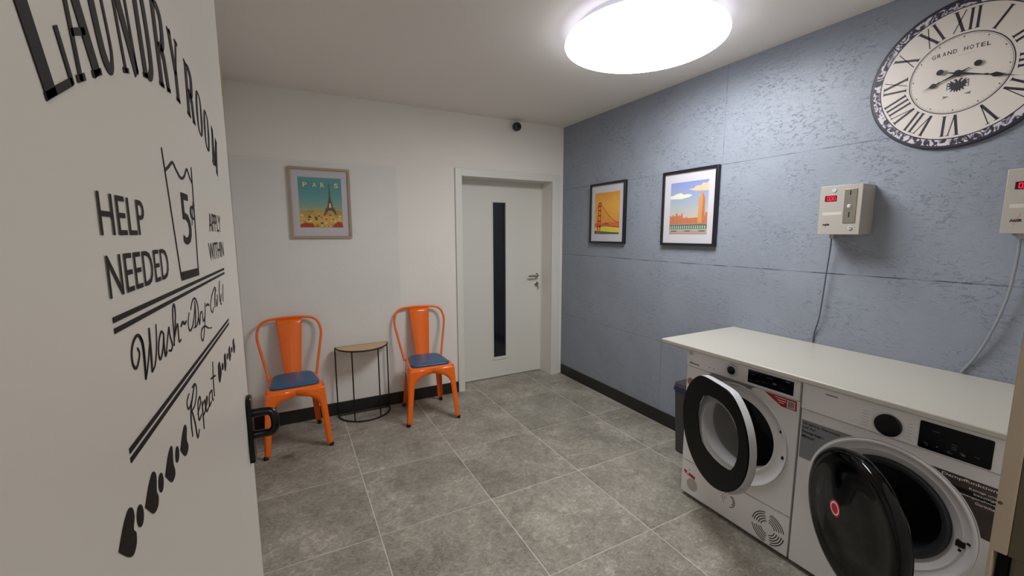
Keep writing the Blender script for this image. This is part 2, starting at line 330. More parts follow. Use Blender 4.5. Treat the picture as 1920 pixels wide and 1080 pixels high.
def mat_ornament():
    m, nt, b = new_mat('clock_ornament_band'); n = NB(nt)
    p, x, y, z = n.pos()
    v = n.noise(n.mapping(p, (1, 1, 1)), 26, 2, .5, 2.6)
    col = n.ramp(v, [(.47, srgb('231e33')), (.51, srgb('8f899c')), (.56, srgb('cfc6cc'))])
    nt.links.new(col, b.inputs['Base Color']); b.inputs['Roughness'].default_value = .5
    return m
M['ornament'] = mat_ornament()

# ------------------------------------------------------------------ mesh builder
class MB:
    def __init__(s): s.v, s.f, s.m = [], [], []
    def add(s, vs, fs, m=0):
        k = len(s.v); s.v += [Vector(v) for v in vs]
        for f in fs: s.f.append([i + k for i in f]); s.m.append(m)
        return s
    def box(s, x0, x1, y0, y1, z0, z1, m=0):
        x0, x1 = sorted((x0, x1)); y0, y1 = sorted((y0, y1)); z0, z1 = sorted((z0, z1))
        return s.add([(x0, y0, z0), (x1, y0, z0), (x1, y1, z0), (x0, y1, z0), (x0, y0, z1), (x1, y0, z1), (x1, y1, z1), (x0, y1, z1)],
                     [(0, 3, 2, 1), (4, 5, 6, 7), (0, 1, 5, 4), (1, 2, 6, 5), (2, 3, 7, 6), (3, 0, 4, 7)], m)
    def tube(s, path, r, seg=10, closed=False, m=0, caps=True, flat=None):
        P = [Vector(p) for p in path]; n = len(P); rings = []
        rr = r if isinstance(r, (list, tuple)) else [r] * n
        prev = None
        for i in range(n):
            if closed: t = P[(i + 1) % n] - P[i - 1]
            else: t = P[min(i + 1, n - 1)] - P[max(i - 1, 0)]
            t.normalize()
            if prev is None:
                a = Vector((0, 0, 1)) if abs(t.z) < .9 else Vector((1, 0, 0))
                nrm = t.cross(a).normalized()
            else:
                nrm = (prev - t * prev.dot(t)).normalized()
            prev = nrm; bn = t.cross(nrm)
            rings.append([P[i] + (nrm * math.cos(2 * math.pi * k / seg) + bn * math.sin(2 * math.pi * k / seg)) * rr[i] for k in range(seg)])
        vs = [v for rg in rings for v in rg]; fs = []
        for i in range(n if closed else n - 1):
            a, b_ = i * seg, ((i + 1) % n) * seg
            for k in range(seg): fs.append((a + k, a + (k + 1) % seg, b_ + (k + 1) % seg, b_ + k))
        if caps and not closed: fs += [tuple(range(seg))[::-1], tuple(range((n - 1) * seg, n * seg))]
        return s.add(vs, fs, m)
    def lathe(s, prof, O, A, seg=48, m=0, ms=None, start_cap=False, end_cap=False):
        """prof: (radius, height along A)"""
        O, A = Vector(O), Vector(A).normalized()
        a = Vector((0, 0, 1)) if abs(A.z) < .9 else Vector((1, 0, 0))
        U = A.cross(a).normalized(); V = A.cross(U)
        k0 = len(s.v)
        for (r, h) in prof:
            for k in range(seg):
                t = 2 * math.pi * k / seg
                s.v.append(O + A * h + (U * math.cos(t) + V * math.sin(t)) * r)
        for i in range(len(prof) - 1):
            for k in range(seg):
                s.f.append([k0 + i * seg + k, k0 + i * seg + (k + 1) % seg, k0 + (i + 1) * seg + (k + 1) % seg, k0 + (i + 1) * seg + k])
                s.m.append(ms[i] if ms else m)
        if start_cap: s.f.append([k0 + k for k in range(seg)]); s.m.append(ms[0] if ms else m)
        if end_cap: s.f.append([k0 + (len(prof) - 1) * seg + k for k in range(seg)]); s.m.append(ms[-1] if ms else m)
        return s
    def prism(s, poly, O, U, V, t0, t1, m=0):
        O, U, V = Vector(O), Vector(U), Vector(V); N = U.cross(V).normalized()
        n = len(poly)
        vs = [O + U * a + V * b_ + N * t0 for a, b_ in poly] + [O + U * a + V * b_ + N * t1 for a, b_ in poly]
        fs = [tuple(range(n))[::-1], tuple(range(n, 2 * n))] + [(i, (i + 1) % n, n + (i + 1) % n, n + i) for i in range(n)]
        return s.add(vs, fs, m)
    def ring(s, outer, inner, O, U, V, t0, t1, m=0):
        """flat ring with thickness between two loops of the same length"""
        O, U, V = Vector(O), Vector(U), Vector(V); N = U.cross(V).normalized(); n = len(outer)
        vs = []
        for L_, t in ((outer, t0), (inner, t0), (outer, t1), (inner, t1)): vs += [O + U * a + V * b_ + N * t for a, b_ in L_]
        fs = []
        for i in range(n):
            j = (i + 1) % n
            fs += [(i, n + i, n + j, j), (2 * n + i, 2 * n + j, 3 * n + j, 3 * n + i), (i, j, 2 * n + j, 2 * n + i), (n + i, 3 * n + i, 3 * n + j, n + j)]
        return s.add(vs, fs, m)
    def ribbon(s, pts, w, O, U, V, t0, t1, m=0, closed=False):
        P = [Vector(p) for p in pts]; n = len(P)
        ws = w if isinstance(w, (list, tuple)) else [w] * n
        Lf, Rt = [], []
        for i in range(n):
            if closed: d = P[(i + 1) % n] - P[i - 1]
            else: d = P[min(i + 1, n - 1)] - P[max(i - 1, 0)]
            d = d.normalized() if d.length > 1e-9 else Vector((1, 0))
            q = Vector((-d.y, d.x)) * ws[i] / 2
            Lf.append(P[i] + q); Rt.append(P[i] - q)
        O, U, V = Vector(O), Vector(U), Vector(V); N = U.cross(V).normalized()
        f3 = lambda p, t: O + U * p.x + V * p.y + N * t
        for i in range(n if closed else n - 1):
            j = (i + 1) % n
            a, b_, c, d = Lf[i], Rt[i], Rt[j], Lf[j]
            s.add([f3(a, t0), f3(b_, t0), f3(c, t0), f3(d, t0), f3(a, t1), f3(b_, t1), f3(c, t1), f3(d, t1)],
                  [(0, 1, 2, 3), (7, 6, 5, 4), (0, 4, 5, 1), (2, 6, 7, 3), (1, 5, 6, 2), (3, 7, 4, 0)], m)
        return s
    def text(s, txt, O, U, V, w=None, h=None, t=.0006, m=0, align='L', bold=0, shear=0, spacing=1):
        """built-in font outline scaled into a w x h box whose lower-left corner is O"""
        cu = bpy.data.curves.new('txt', 'FONT'); cu.body = txt; cu.size = 1; cu.offset = bold; cu.shear = shear; cu.resolution_u = 3
        cu.space_character = spacing
        o = bpy.data.objects.new('txt', cu); me = bpy.data.meshes.new_from_object(o)
        vs = [v.co.copy() for v in me.vertices]; fs = [tuple(p.vertices) for p in me.polygons]
        bpy.data.objects.remove(o); bpy.data.curves.remove(cu); bpy.data.meshes.remove(me)
        x0, x1 = min(v.x for v in vs), max(v.x for v in vs); y0, y1 = min(v.y for v in vs), max(v.y for v in vs)
        sy = h / (y1 - y0); sx = w / (x1 - x0) if w else sy
        O, U, V = Vector(O), Vector(U), Vector(V); N = U.cross(V).normalized()
        if align == 'C': O = O - U * (x1 - x0) * sx / 2
        return s.add([O + U * (v.x - x0) * sx + V * (v.y - y0) * sy + N * t for v in vs], fs, m)

ORG = {}
def obj(name, mb, mats, parent=None, smooth=True, bevel=0, bseg=2, local=False, angle=32, weld=True, subsurf=0, label=None):
    me = bpy.data.meshes.new(name)
    off = Vector((0, 0, 0)) if local else ORG.get(parent, Vector((0, 0, 0)))
    me.from_pydata([v - off for v in mb.v], [], mb.f)
    for m in (mats if isinstance(mats, (list, tuple)) else [mats]): me.materials.append(M[m] if isinstance(m, str) else m)
    for p, i in zip(me.polygons, mb.m): p.material_index = i
    bm = bmesh.new(); bm.from_mesh(me)
    if weld: bmesh.ops.remove_doubles(bm, verts=bm.verts, dist=1e-6)
    bmesh.ops.recalc_face_normals(bm, faces=bm.faces)
    bm.to_mesh(me); bm.free()
    if smooth:
        for p in me.polygons: p.use_smooth = True
        me.set_sharp_from_angle(angle=R(angle))
    o = bpy.data.objects.new(name, me); COL.objects.link(o)
    if parent: o.parent = parent; ORG[o] = ORG.get(parent, Vector((0, 0, 0)))
    else: ORG[o] = Vector((0, 0, 0))
    if bevel:
        b = o.modifiers.new('bevel', 'BEVEL'); b.width = bevel; b.segments = bseg; b.limit_method = 'ANGLE'; b.angle_limit = R(40)
    if subsurf:
        b = o.modifiers.new('subsurf', 'SUBSURF'); b.levels = subsurf; b.render_levels = subsurf
    if label: o['label'] = label
    return o

def thing(name, label, cat, loc=(0, 0, 0), rotz=0, group=None, kind=None):
    o = bpy.data.objects.new(name, None); COL.objects.link(o); o.empty_display_size = .1
    o.location = loc; o.rotation_euler = (0, 0, rotz); ORG[o] = Vector(loc)
    o['label'] = label; o['category'] = cat
    if group: o['group'] = group
    if kind: o['kind'] = kind
    return o

def tag(o, label, cat, group=None, kind=None):
    o['label'] = label; o['category'] = cat
    if group: o['group'] = group
    if kind: o['kind'] = kind
    return o

def structure(name, mb, mats, label=None, cat=None, **k):
    o = obj(name, mb, mats, None, **k); o['kind'] = 'structure'
    if label: o['label'] = label; o['category'] = cat
    return o

def catmull(P, n=6):
    P = [Vector(p) for p in P]
    if len(P) < 3: return P
    out = []
    Q = [P[0] * 2 - P[1]] + P + [P[-1] * 2 - P[-2]]
    for i in range(1, len(Q) - 2):
        a, b_, c, d = Q[i - 1:i + 3]
        for k in range(n):
            t = k / n
            out.append(.5 * ((2 * b_) + (c - a) * t + (2 * a - 5 * b_ + 4 * c - d) * t * t + (3 * b_ - a - 3 * c + d) * t ** 3))
    out.append(P[-1]); return out

def circle(r, n=48, cx=0, cy=0, a0=0):
    return [(cx + r * math.cos(a0 + 2 * math.pi * k / n), cy + r * math.sin(a0 + 2 * math.pi * k / n)) for k in range(n)]

X, Y, Z = Vector((1, 0, 0)), Vector((0, 1, 0)), Vector((0, 0, 1))

# ================================================================== room shell
DL, DR, DT = -1.131, -.142, 2.043      # clear opening of the far door
YO = -5.6                              # the passage behind the camera
structure('floor', MB().box(XL - .1, .1, YO, .45, -.08, 0), 'floor', 'grey stone-look floor tiles with light joints', 'floor', smooth=False)
structure('ceiling', MB().box(XL - .1, .1, YO, .45, H, H + .08), 'ceiling', 'smooth off-white ceiling above the round lamp', 'ceiling', smooth=False)
w = MB()
w.box(XL - .1, DL - .03, 0, .3, 0, H).box(DR + .03, .1, 0, .3, 0, H).box(DL - .03, DR + .03, 0, .3, DT + .03, H)
structure('wall_far', w, 'white_wall', 'white wall holding the white door and the city print', 'wall', smooth=False)
structure('wall_right', MB().box(0, .1, YO, 0, 0, H), 'blue', 'blue-grey painted strand board wall', 'wall', smooth=False)
structure('wall_left', MB().box(XL - .1, XL, YO, 0, 0, H), 'white_wall', 'white wall hidden behind the open lettered door', 'wall', smooth=False)
w = MB()
JX0, JX1 = -2.73, -1.77
w.box(XL, JX0 - .03, YN - .22, YN, 0, H).box(JX1 + .03, 0, YN - .22, YN, 0, H).box(JX0 - .03, JX1 + .03, YN - .22, YN, 2.12, H)
structure('wall_near', w, 'white_wall', 'wall with the doorway the room is seen from', 'wall', smooth=False)
structure('wall_passage', MB().box(XL, 0, YO - .1, YO, 0, H), 'white_wall', 'passage wall behind the doorway', 'wall', smooth=False)

bb = MB().box(XL + .004, DL - .066, -.0125, -.0005, 0, .105)
structure('baseboard_far', bb, 'black_base', 'black baseboard under the chairs', 'baseboard', bevel=.0015)
bb = MB().box(-.0125, -.0005, YN + .002, -.025, 0, .105)
structure('baseboard_right', bb, 'black_base', 'black baseboard along the blue wall', 'baseboard', bevel=.0015)
bb = MB().box(XL + .0005, XL + .0125, YN + .002, -.014, 0, .105)
structure('baseboard_left', bb, 'black_base', 'black baseboard behind the open door', 'baseboard', bevel=.0015)

# thin board skimmed onto the far wall behind the chairs
p = MB().box(XL + .001, -1.714, -.0035, -.0003, .106, 2.081)
structure('trim_1', p, 'panel', 'thin grey-white board skimmed over the far wall', 'wall panel', bevel=.0012)
p = MB().box(XL + .001, -1.7135, -.0045, -.0036, 1.303, 1.3045)
structure('trim_2', p, 'panel', 'faint joint across the grey-white wall board', 'joint', smooth=False)

# ================================================================== far door
d1 = thing('door_1', 'white interior door with a narrow dark glass strip', 'door', ((DL + DR) / 2, .1, 0), kind='structure')
fr = MB()
CO, CR = -1.194, -.045
# casing on the room side
fr.box(CO, DL, -.02, -.0005, 0, DT + .068).box(DR, CR, -.02, -.0005, 0, DT + .068).box(DL, DR, -.02, -.0005, DT, DT + .068)
obj('door_casing', fr, 'door_white', d1, bevel=.002)
ln = MB()
ln.box(DL - .029, DL, -.0004, .29, 0, DT + .028).box(DR, DR + .029, -.0004, .29, 0, DT + .028).box(DL, DR, -.0004, .29, DT, DT + .028)
obj('door_lining', ln, 'door_white', d1, bevel=.001)
# rebate stop seen round the leaf
st = MB()
st.box(DL, DL + .012, .178, .2, 0, DT).box(DR - .006, DR, .178, .2, 0, DT).box(DL, DR, .178, .2, DT - .012, DT)
obj('door_stop', st, 'door_white', d1, bevel=.001)
GX0, GX1, GZ0, GZ1 = -.722, -.577, .222, 1.832
YL = .19
lf = MB()
lf.box(DL + .001, GX0, YL, YL + .04, .008, DT - .012).box(GX1, DR - .001, YL, YL + .04, .008, DT - .012)
lf.box(GX0, GX1, YL, YL + .04, .008, GZ0).box(GX0, GX1, YL, YL + .04, GZ1, DT - .012)
leaf = obj('door_leaf', lf, 'door_white', d1, smooth=False)
obj('glass_strip', MB().box(GX0 + .001, GX1 - .001, YL + .012, YL + .018, GZ0 + .001, GZ1 - .001), 'dark_glass', d1, smooth=False, label='dark glass strip')
bd = MB()
e = .014
bd.box(GX0 - e, GX0, YL - .005, YL - .0003, GZ0 - e - .012, GZ1 + e).box(GX1, GX1 + e, YL - .005, YL - .0003, GZ0 - e - .012, GZ1 + e)
bd.box(GX0, GX1, YL - .005, YL - .0003, GZ1, GZ1 + e).box(GX0, GX1, YL - .005, YL - .0003, GZ0 - e - .012, GZ0)
obj('glazing_bead', bd, 'door_white', d1, bevel=.0012)
hd = MB()
hx, hz = -.205, 1.07
hd.lathe([(.026, 0), (.026, .007), (.023, .009)], (hx, YL, hz), (0, -1, 0), 24, end_cap=True)
hd.tube([(hx, YL - .006, hz), (hx, YL - .045, hz), (hx - .012, YL - .054, hz), (hx - .03, YL - .056, hz), (hx - .125, YL - .056, hz)], .0098, 12)
obj('door_handle', hd, 'steel', d1, label='steel lever handle')
lk = MB()
lk.lathe([(.026, 0), (.026, .007), (.023, .009)], (hx + .002, YL, .975), (0, -1, 0), 24, end_cap=True)
lk.box(hx - .005, hx + .009, YL - .016, YL - .009, .958, .99)
lko = obj('lock_rosette', lk, 'steel', d1)
ky = MB().lathe([(.002, 0), (.012, 0), (.012, .002)], (hx + .002, YL - .03, .985), (1, 0, 0), 14, end_cap=True)
ky.box(hx + .001, hx + .003, YL - .02, YL - .012, .981, .987)
ky.tube([(hx + .004, YL - .03, .976), (hx + .007, YL - .03, .95), (hx + .012, YL - .03, .925)], [.005, .006, .005], 6)
obj('key', ky, 'steel', lko)

# ================================================================== ceiling lamp
LC = (-.84, -1.925)
lamp = thing('ceiling_lamp', 'large round white LED ceiling lamp, switched on', 'ceiling lamp', (LC[0], LC[1], H))
obj('lamp_base', MB().lathe([(.355, 0), (.355, -.03), (.33, -.04)], (LC[0], LC[1], H), Z, 64, end_cap=True), 'lamp_base', lamp)
rimp = [(.34, -.036), (.38, -.040), (.402, -.048), (.411, -.060), (.4135, -.072)]
obj('diffuser_rim', MB().lathe(rimp, (LC[0], LC[1], H), Z, 72), 'lamp_rim', lamp, angle=80)
prof = [(.4135, -.0722), (.410, -.080), (.398, -.086), (.36, -.092), (.28, -.098), (.18, -.102), (.08, -.104), (.001, -.105)]
obj('diffuser', MB().lathe(prof, (LC[0], LC[1], H), Z, 72), 'lamp', lamp, angle=80)

# ================================================================== open lettered door
FX = -2.665                                 # its face towards the room
dy0, dy1 = -3.522, -2.602
d2 = thing('door_2', 'open white door with dark laundry room lettering and a black handle', 'door', (FX - .02, dy0, 0), kind='structure')
obj('door_leaf', MB().box(FX - .042, FX, dy0, dy1, .008, 2.11), 'door_left', d2, bevel=.003)
obj('door_edge_tape', MB().box(FX - .012, FX + .0015, dy1 - .001, dy1 + .010, 1.80, 1.875), 'yellow', d2, bevel=.003, label='yellowed strip on the door edge')
T0, T1 = .0002, .0006
Ol, Ul, Vl = (FX, 0, 0), Y, Z               # (u, v) = (y, z); the normal is +x

# --- arched heading, slab letters as strokes in a unit box (0..1 wide, 0..1 high)
th_, tn = .27, .13   # thick and thin stem widths, in letter-box units
SLAB = {
 'L': [([(.22, 0), (.22, 1)], 'T'), ([(.05, 1), (.42, 1)], 's'), ([(.05, .02), (.95, .02)], 's'), ([(.93, 0), (.93, .34)], 'w')],
 'A': [([(.12, 0), (.48, 1)], 'n'), ([(.5, 1), (.84, 0)], 'T'), ([(.2, .3), (.74, .3)], 's'), ([(-.02, .02), (.3, .02)], 's'), ([(.62, .02), (1.04, .02)], 's')],
 'U': [([(.2, 1), (.2, .3), (.28, .1), (.48, .03), (.68, .1), (.78, .3), (.78, 1)], 'TTTmnnn'), ([(.02, .98), (.4, .98)], 's'), ([(.62, .98), (.96, .98)], 's')],
 'N': [([(.15, 0), (.15, 1)], 'n'), ([(.15, 1), (.82, 0)], 'T'), ([(.86, 0), (.86, 1)], 'n'), ([(0, .02), (.32, .02)], 's'), ([(.68, .98), (1.02, .98)], 's')],
 'D': [([(.22, 0), (.22, 1)], 'T'), ([(.22, .97), (.55, .97), (.78, .85), (.85, .5), (.78, .15), (.55, .03), (.22, .03)], 'smTTTms'), ([(.02, .98), (.3, .98)], 's'), ([(.02, .02), (.3, .02)], 's')],
 'R': [([(.22, 0), (.22, 1)], 'T'), ([(.22, .97), (.58, .97), (.8, .88), (.82, .74), (.75, .58), (.55, .5), (.22, .5)], 'smTTTms'), ([(.5, .5), (.72, .38), (.84, 0)], 'T'), ([(.02, .98), (.3, .98)], 's'), ([(.02, .02), (.42, .02)], 's'), ([(.7, .02), (1.02, .02)], 's')],
 'Y': [([(.12, 1), (.5, .42)], 'T'), ([(.86, 1), (.5, .42)], 'n'), ([(.5, .45), (.5, 0)], 'T'), ([(-.05, .98), (.32, .98)], 's'), ([(.7, .98), (1.02, .98)], 's'), ([(.3, .02), (.7, .02)], 's')],
 'O': [([(.5, .98), (.22, .86), (.14, .5), (.22, .14), (.5, .02), (.78, .14), (.86, .5), (.78, .86)], 'smTmsmTmC')],
 'M': [([(.12, 0), (.12, 1)], 'n'), ([(.12, 1), (.5, .1)], 'T'), ([(.5, .1), (.88, 1)], 'n'), ([(.88, 1), (.88, 0)], 'T'), ([(-.02, .02), (.28, .02)], 's'), ([(.7, .02), (1.06, .02)], 's'), ([(-.02, .98), (.2, .98)], 's'), ([(.82, .98), (1.06, .98)], 's')],
}
WID = {'T': .30, 'n': .13, 'm': .2, 's': .05, 'w': .12}
head = MB()
Rb, yc, zc = .70, -3.045, 1.667 - .70
for ch, yb, ww, hh in (('L', -3.362, .043, .084), ('A', -3.318, .042, .082), ('U', -3.277, .036, .08), ('N', -3.229, .044, .078), ('D', -3.176, .042, .078), ('R', -3.118, .046, .078),
                       ('Y', -3.057, .046, .070), ('R', -2.985, .050, .066), ('O', -2.925, .044, .062), ('O', -2.872, .044, .062), ('M', -2.808, .050, .064)):
    ph = math.asin((yb - yc) / Rb)
    U_ = Y * math.cos(ph) - Z * math.sin(ph); V_ = Z * math.cos(ph) + Y * math.sin(ph)
    base = Vector((FX, yc + Rb * math.sin(ph), zc + Rb * math.cos(ph)))
    for pts, code in SLAB[ch]:
        closed = code.endswith('C')
        P2 = [((a - .5) * ww, b_ * hh) for a, b_ in pts]
        cs = code.replace('C', '')
        ws = [(WID[cs[i]] if len(cs) > 1 else WID[cs]) * (ww if cs != 's' or len(cs) > 1 else hh) for i in range(len(pts))]
        if closed:
            P2.append(P2[0]); ws.append(ws[0])
        if len(pts) > 3:
            n_ = 5; PP = catmull(P2, n_); WW = []
            for i in range(len(ws) - 1):
                for k in range(n_): WW.append(ws[i] + (ws[i + 1] - ws[i]) * k / n_)
            WW.append(ws[-1]); P2, ws = PP, WW
        head.ribbon(P2, ws, base, U_, V_, T0, T1)
obj('heading_lettering', head, 'ink', d2, smooth=False, weld=False, label='arched dark LAUNDRY ROOM lettering')

sm = MB()
def fit_text(mb, s, y0, y1, z0, z1, bold=0, **k): mb.text(s, (FX, y0, z0), Y, Z, w=y1 - y0, h=z1 - z0, t=T1, bold=bold, **k)
fit_text(sm, 'HELP', -3.333, -3.240, 1.517, 1.5435)
fit_text(sm, 'NEEDED', -3.331, -3.181, 1.4775, 1.5045)
fit_text(sm, 'APPLY', -2.925, -2.805, 1.5215, 1.5485)
fit_text(sm, 'WITHIN', -2.948, -2.795, 1.4795, 1.505)
fit_text(sm, '5', -3.103, -3.057, 1.506, 1.563)
fit_text(sm, '\u00a2', -3.055, -3.028, 1.528, 1.558)
obj('notice_lettering', sm, 'ink', d2, smooth=False, weld=False)
tb = MB()
for pts, w_ in TUB_STROKES: tb.ribbon(catmull(pts, 4) if len(pts) > 3 else pts, w_, Ol, Ul, Vl, T0, T1)
obj('wash_tub_symbol', tb, 'ink', d2, smooth=False, weld=False)
dl = MB()
for za, zb, t_ in ((1.4640, 1.4585, .0036), (1.4570, 1.4515, .0034), (1.3770, 1.3702, .0038), (1.3705, 1.3632, .0038)):
    dl.ribbon([(-3.3305, za), (-2.811, zb)], t_, Ol, Ul, Vl, T0, T1)
obj('double_rules', dl, 'ink', d2, smooth=False, weld=False)
sc = MB()
for pts, w_ in SCRIPT_STROKES:
    P2 = catmull(pts, 5); n_ = len(P2)
    ws = [w_ * 1.35 * (.62 + .38 * math.sin(math.pi * (i + .5) / n_)) for i in range(n_)]
    sc.ribbon(P2, ws, Ol, Ul, Vl, T0, T1)
obj('script_lettering', sc, 'ink', d2, smooth=False, weld=False)
hs = MB()
for poly in HEART_SHAPES:
    pp = catmull(poly + [poly[0]], 3)[:-1]
    hs.prism([(v.x, v.y) for v in pp], Ol, Ul, Vl, T0, T1)
obj('heart_ornaments', hs, 'ink', d2, smooth=False, weld=False, label='row of dark hearts and dots')
# black handle of the open door
hp = MB()
pl = [(-.021, -.068), (.021, -.068), (.021, .068), (.015, .076), (0, .08), (-.015, .076), (-.021, .068)]
hp.prism([(a * 1.0, b_ * .98) for a, b_ in pl], (FX, -2.655, 1.098), Y, Z, .0003, .010)
hpo = obj('handle_plate', hp, 'black_plastic', d2, bevel=.002)
HB = MB()
hc = -2.655
HB.tube(catmull([(FX + .008, hc, 1.135), (FX + .028, hc, 1.135), (FX + .043, hc - .001, 1.133), (FX + .050, hc - .004, 1.122), (FX + .051, hc - .006, 1.108), (FX + .050, hc - .006, 1.098), (FX + .042, hc - .004, 1.088), (FX + .028, hc, 1.086), (FX + .008, hc, 1.086)], 5), .0088, 14)
obj('handle_bar', HB, 'black_plastic', d2)

# door frame of the doorway, right jamb with its strike plate
jb = MB()
zt = 2.12
jb.box(JX1, JX1 + .06, -3.541, -3.527, 0, zt)                 # face on the room side
jb.box(JX1, JX1 + .028, -3.5475, -3.5415, 0, zt)
structure_j = thing('trim_3', 'beige painted steel door frame at the right picture edge', 'door frame', (JX1, YN, 0), kind='structure')
jj = MB()
jj.box(JX1, JX1 + .06, -3.5425, -3.527, 1.103, zt).box(JX1, JX1 + .06, -3.5425, -3.527, 0, .93)
jj.box(JX1, JX1 + .06, -3.5312, -3.527, .93, 1.103).box(JX1 + .02, JX1 + .06, -3.5425, -3.5312, .93, 1.103, 1)
obj('frame_face', jj, ['jamb', 'void'], structure_j, bevel=.0006)
obj('screw_hole', MB().lathe([(.0024, 0), (.0022, .0003)], (JX1, -3.5305, 1.170), (-1, 0, 0), 14, start_cap=True, end_cap=True), 'jamb_dark', structure_j, smooth=False)
jj = MB()
jj.box(JX1 + .004, JX1 + .06, -3.76, -3.5425, 1.101, zt).box(JX1 + .004, JX1 + .06, -3.76, -3.5425, 0, .93).box(JX1 + .004, JX1 + .06, -3.76, -3.549, .93, 1.101)
obj('frame_reveal', jj, 'jamb_dark', structure_j, bevel=.001)  # deep reveal of the same frame, in a darker olive
jj = MB().box(JX0 - .045, JX0, -3.76, -3.527, 0, zt).box(JX0 - .045, JX1 + .06, -3.76, -3.527, zt, zt + .045)
obj('frame_head', jj, 'jamb', structure_j, bevel=.001)

# ================================================================== framed prints
def rect(u0, u1, v0, v1): return [(u0, v0), (u1, v0), (u1, v1), (u0, v1)]
def frame(o, O, U, V, w_, h_, fw, depth, mat, mw, mh):
    """O lower-left corner on the wall; U x V points into the room"""
    obj('frame', MB().ring(rect(0, w_, 0, h_), rect(fw, w_ - fw, fw, h_ - fw), O, U, V, .0015, depth), mat, o, bevel=.0012)
    obj('passepartout', MB().prism(rect(fw - .002, w_ - fw + .002, fw - .002, h_ - fw + .002), O, U, V, .003, depth - .012), 'mat_board', o, smooth=False)
    return depth - .012 + .0006
# --- Paris print, far wall (u = +x, the normal -y: U x V = X x Z = -Y)
P0 = Vector((-2.536, -.0036, 1.485)); W_, H_ = .440, .543
t = thing('framed_print', 'city print with a tower and PARIS lettering in a pale oak frame', 'picture', (P0.x + W_ / 2, -.0036, P0.z))
z0 = frame(t, P0, X, Z, W_, H_, .018, .024, 'frame_oak', .06, .06)
sky = mat_gradient('print_teal_sky', 'z', P0.z + .2, P0.z + .48, [(0, 'b5a878'), (.16, '86a08a'), (.4, '629c9c'), (.75, '538f91'), (1, '629b98')], .12)
city = mat_gradient('print_ochre_city', 'z', P0.z + .06, P0.z + .22, [(0, 'b4562c'), (.25, 'c99a45'), (.6, 'd8ad5c'), (1, 'a98b4a')], .9)
M['pr_tower'] = simple('print_tower_brown', '6b5236', .6); M['pr_cream'] = simple('print_cream', 'dccf9e', .6)
M['pr_red'] = simple('print_red_roofs', 'a8401f', .6, noise=.5, nscale=70); M['pr_dark'] = simple('print_dark_marks', '3b2c20', .6)
pr = MB()
u0, u1, v0, v1 = .065, .375, .085, .470
pr.prism(rect(u0, u1, v0, v1), P0, X, Z, z0 - .0005, z0, 0)
pr.prism([(u0, v0), (u1, v0), (u1, v0 + .125), (u1 - .05, v0 + .135), (u0 + .2, v0 + .12), (u0 + .1, v0 + .135), (u0 + .04, v0 + .128), (u0, v0 + .125)], P0, X, Z, z0, z0 + .0004, 1)
tu, tv = .285, v0 + .10
tower = [(-.047, 0), (-.033, 0), (-.026, .018), (-.014, .03), (0, .033), (.014, .03), (.026, .018), (.033, 0), (.047, 0), (.038, .03), (.031, .047), (.033, .05), (.022, .055), (.014, .095), (.016, .1), (.011, .105), (.006, .15), (.004, .2), (.002, .235), (0, .262), (-.002, .235), (-.004, .2), (-.006, .15), (-.011, .105), (-.016, .1), (-.014, .095), (-.022, .055), (-.033, .05), (-.031, .047), (-.038, .03)]
pr.prism([(tu + a, tv + b_) for a, b_ in tower], P0, X, Z, z0 + .0004, z0 + .0008, 2)
pr.prism([(tu - .009, tv + .055), (tu + .009, tv + .055), (tu + .004, tv + .09), (tu - .004, tv + .09)], P0, X, Z, z0 + .0008, z0 + .0010, 3)
random.seed(11)
for k in range(46):
    a = random.uniform(u0 + .004, u1 - .03); b_ = random.uniform(v0 + .004, v0 + .1); s_ = random.uniform(.006, .02)
    pr.prism([(a, b_), (a + s_ * 1.3, b_ + random.uniform(-.002, .002)), (a + s_, b_ + s_ * .6), (a + s_ * .3, b_ + s_ * .7)], P0, X, Z, z0 + .0008 + k * 1e-6, z0 + .0011 + k * 1e-6, random.choice([3, 3, 4, 5, 1, 5]))
for a, b_, c_, d_ in ((u0, u0 + .1, v0, v0 + .035), (u1 - .07, u1, v0, v0 + .045)):
    pr.prism([(a, b_ * 0 + c_), (b_, c_), (b_ - .01, d_ * .92 + c_ * .08), (a + .03, d_), (a, c_ + .02)], P0, X, Z, z0 + .0010, z0 + .0013, 4)
for chs, cu in (('P', u0 + .047), ('A', u0 + .115), ('R', u0 + .172), ('S', u0 + .272)):
    pr.text(chs, P0 + X * cu + Z * (v1 - .075), X, Z, w=.030, h=.036, t=z0 + .0012, m=3, align='C', bold=.02)
obj('print', pr, [sky, city, 'pr_tower', 'pr_cream', 'pr_red', 'pr_dark'], t, smooth=False, weld=False)

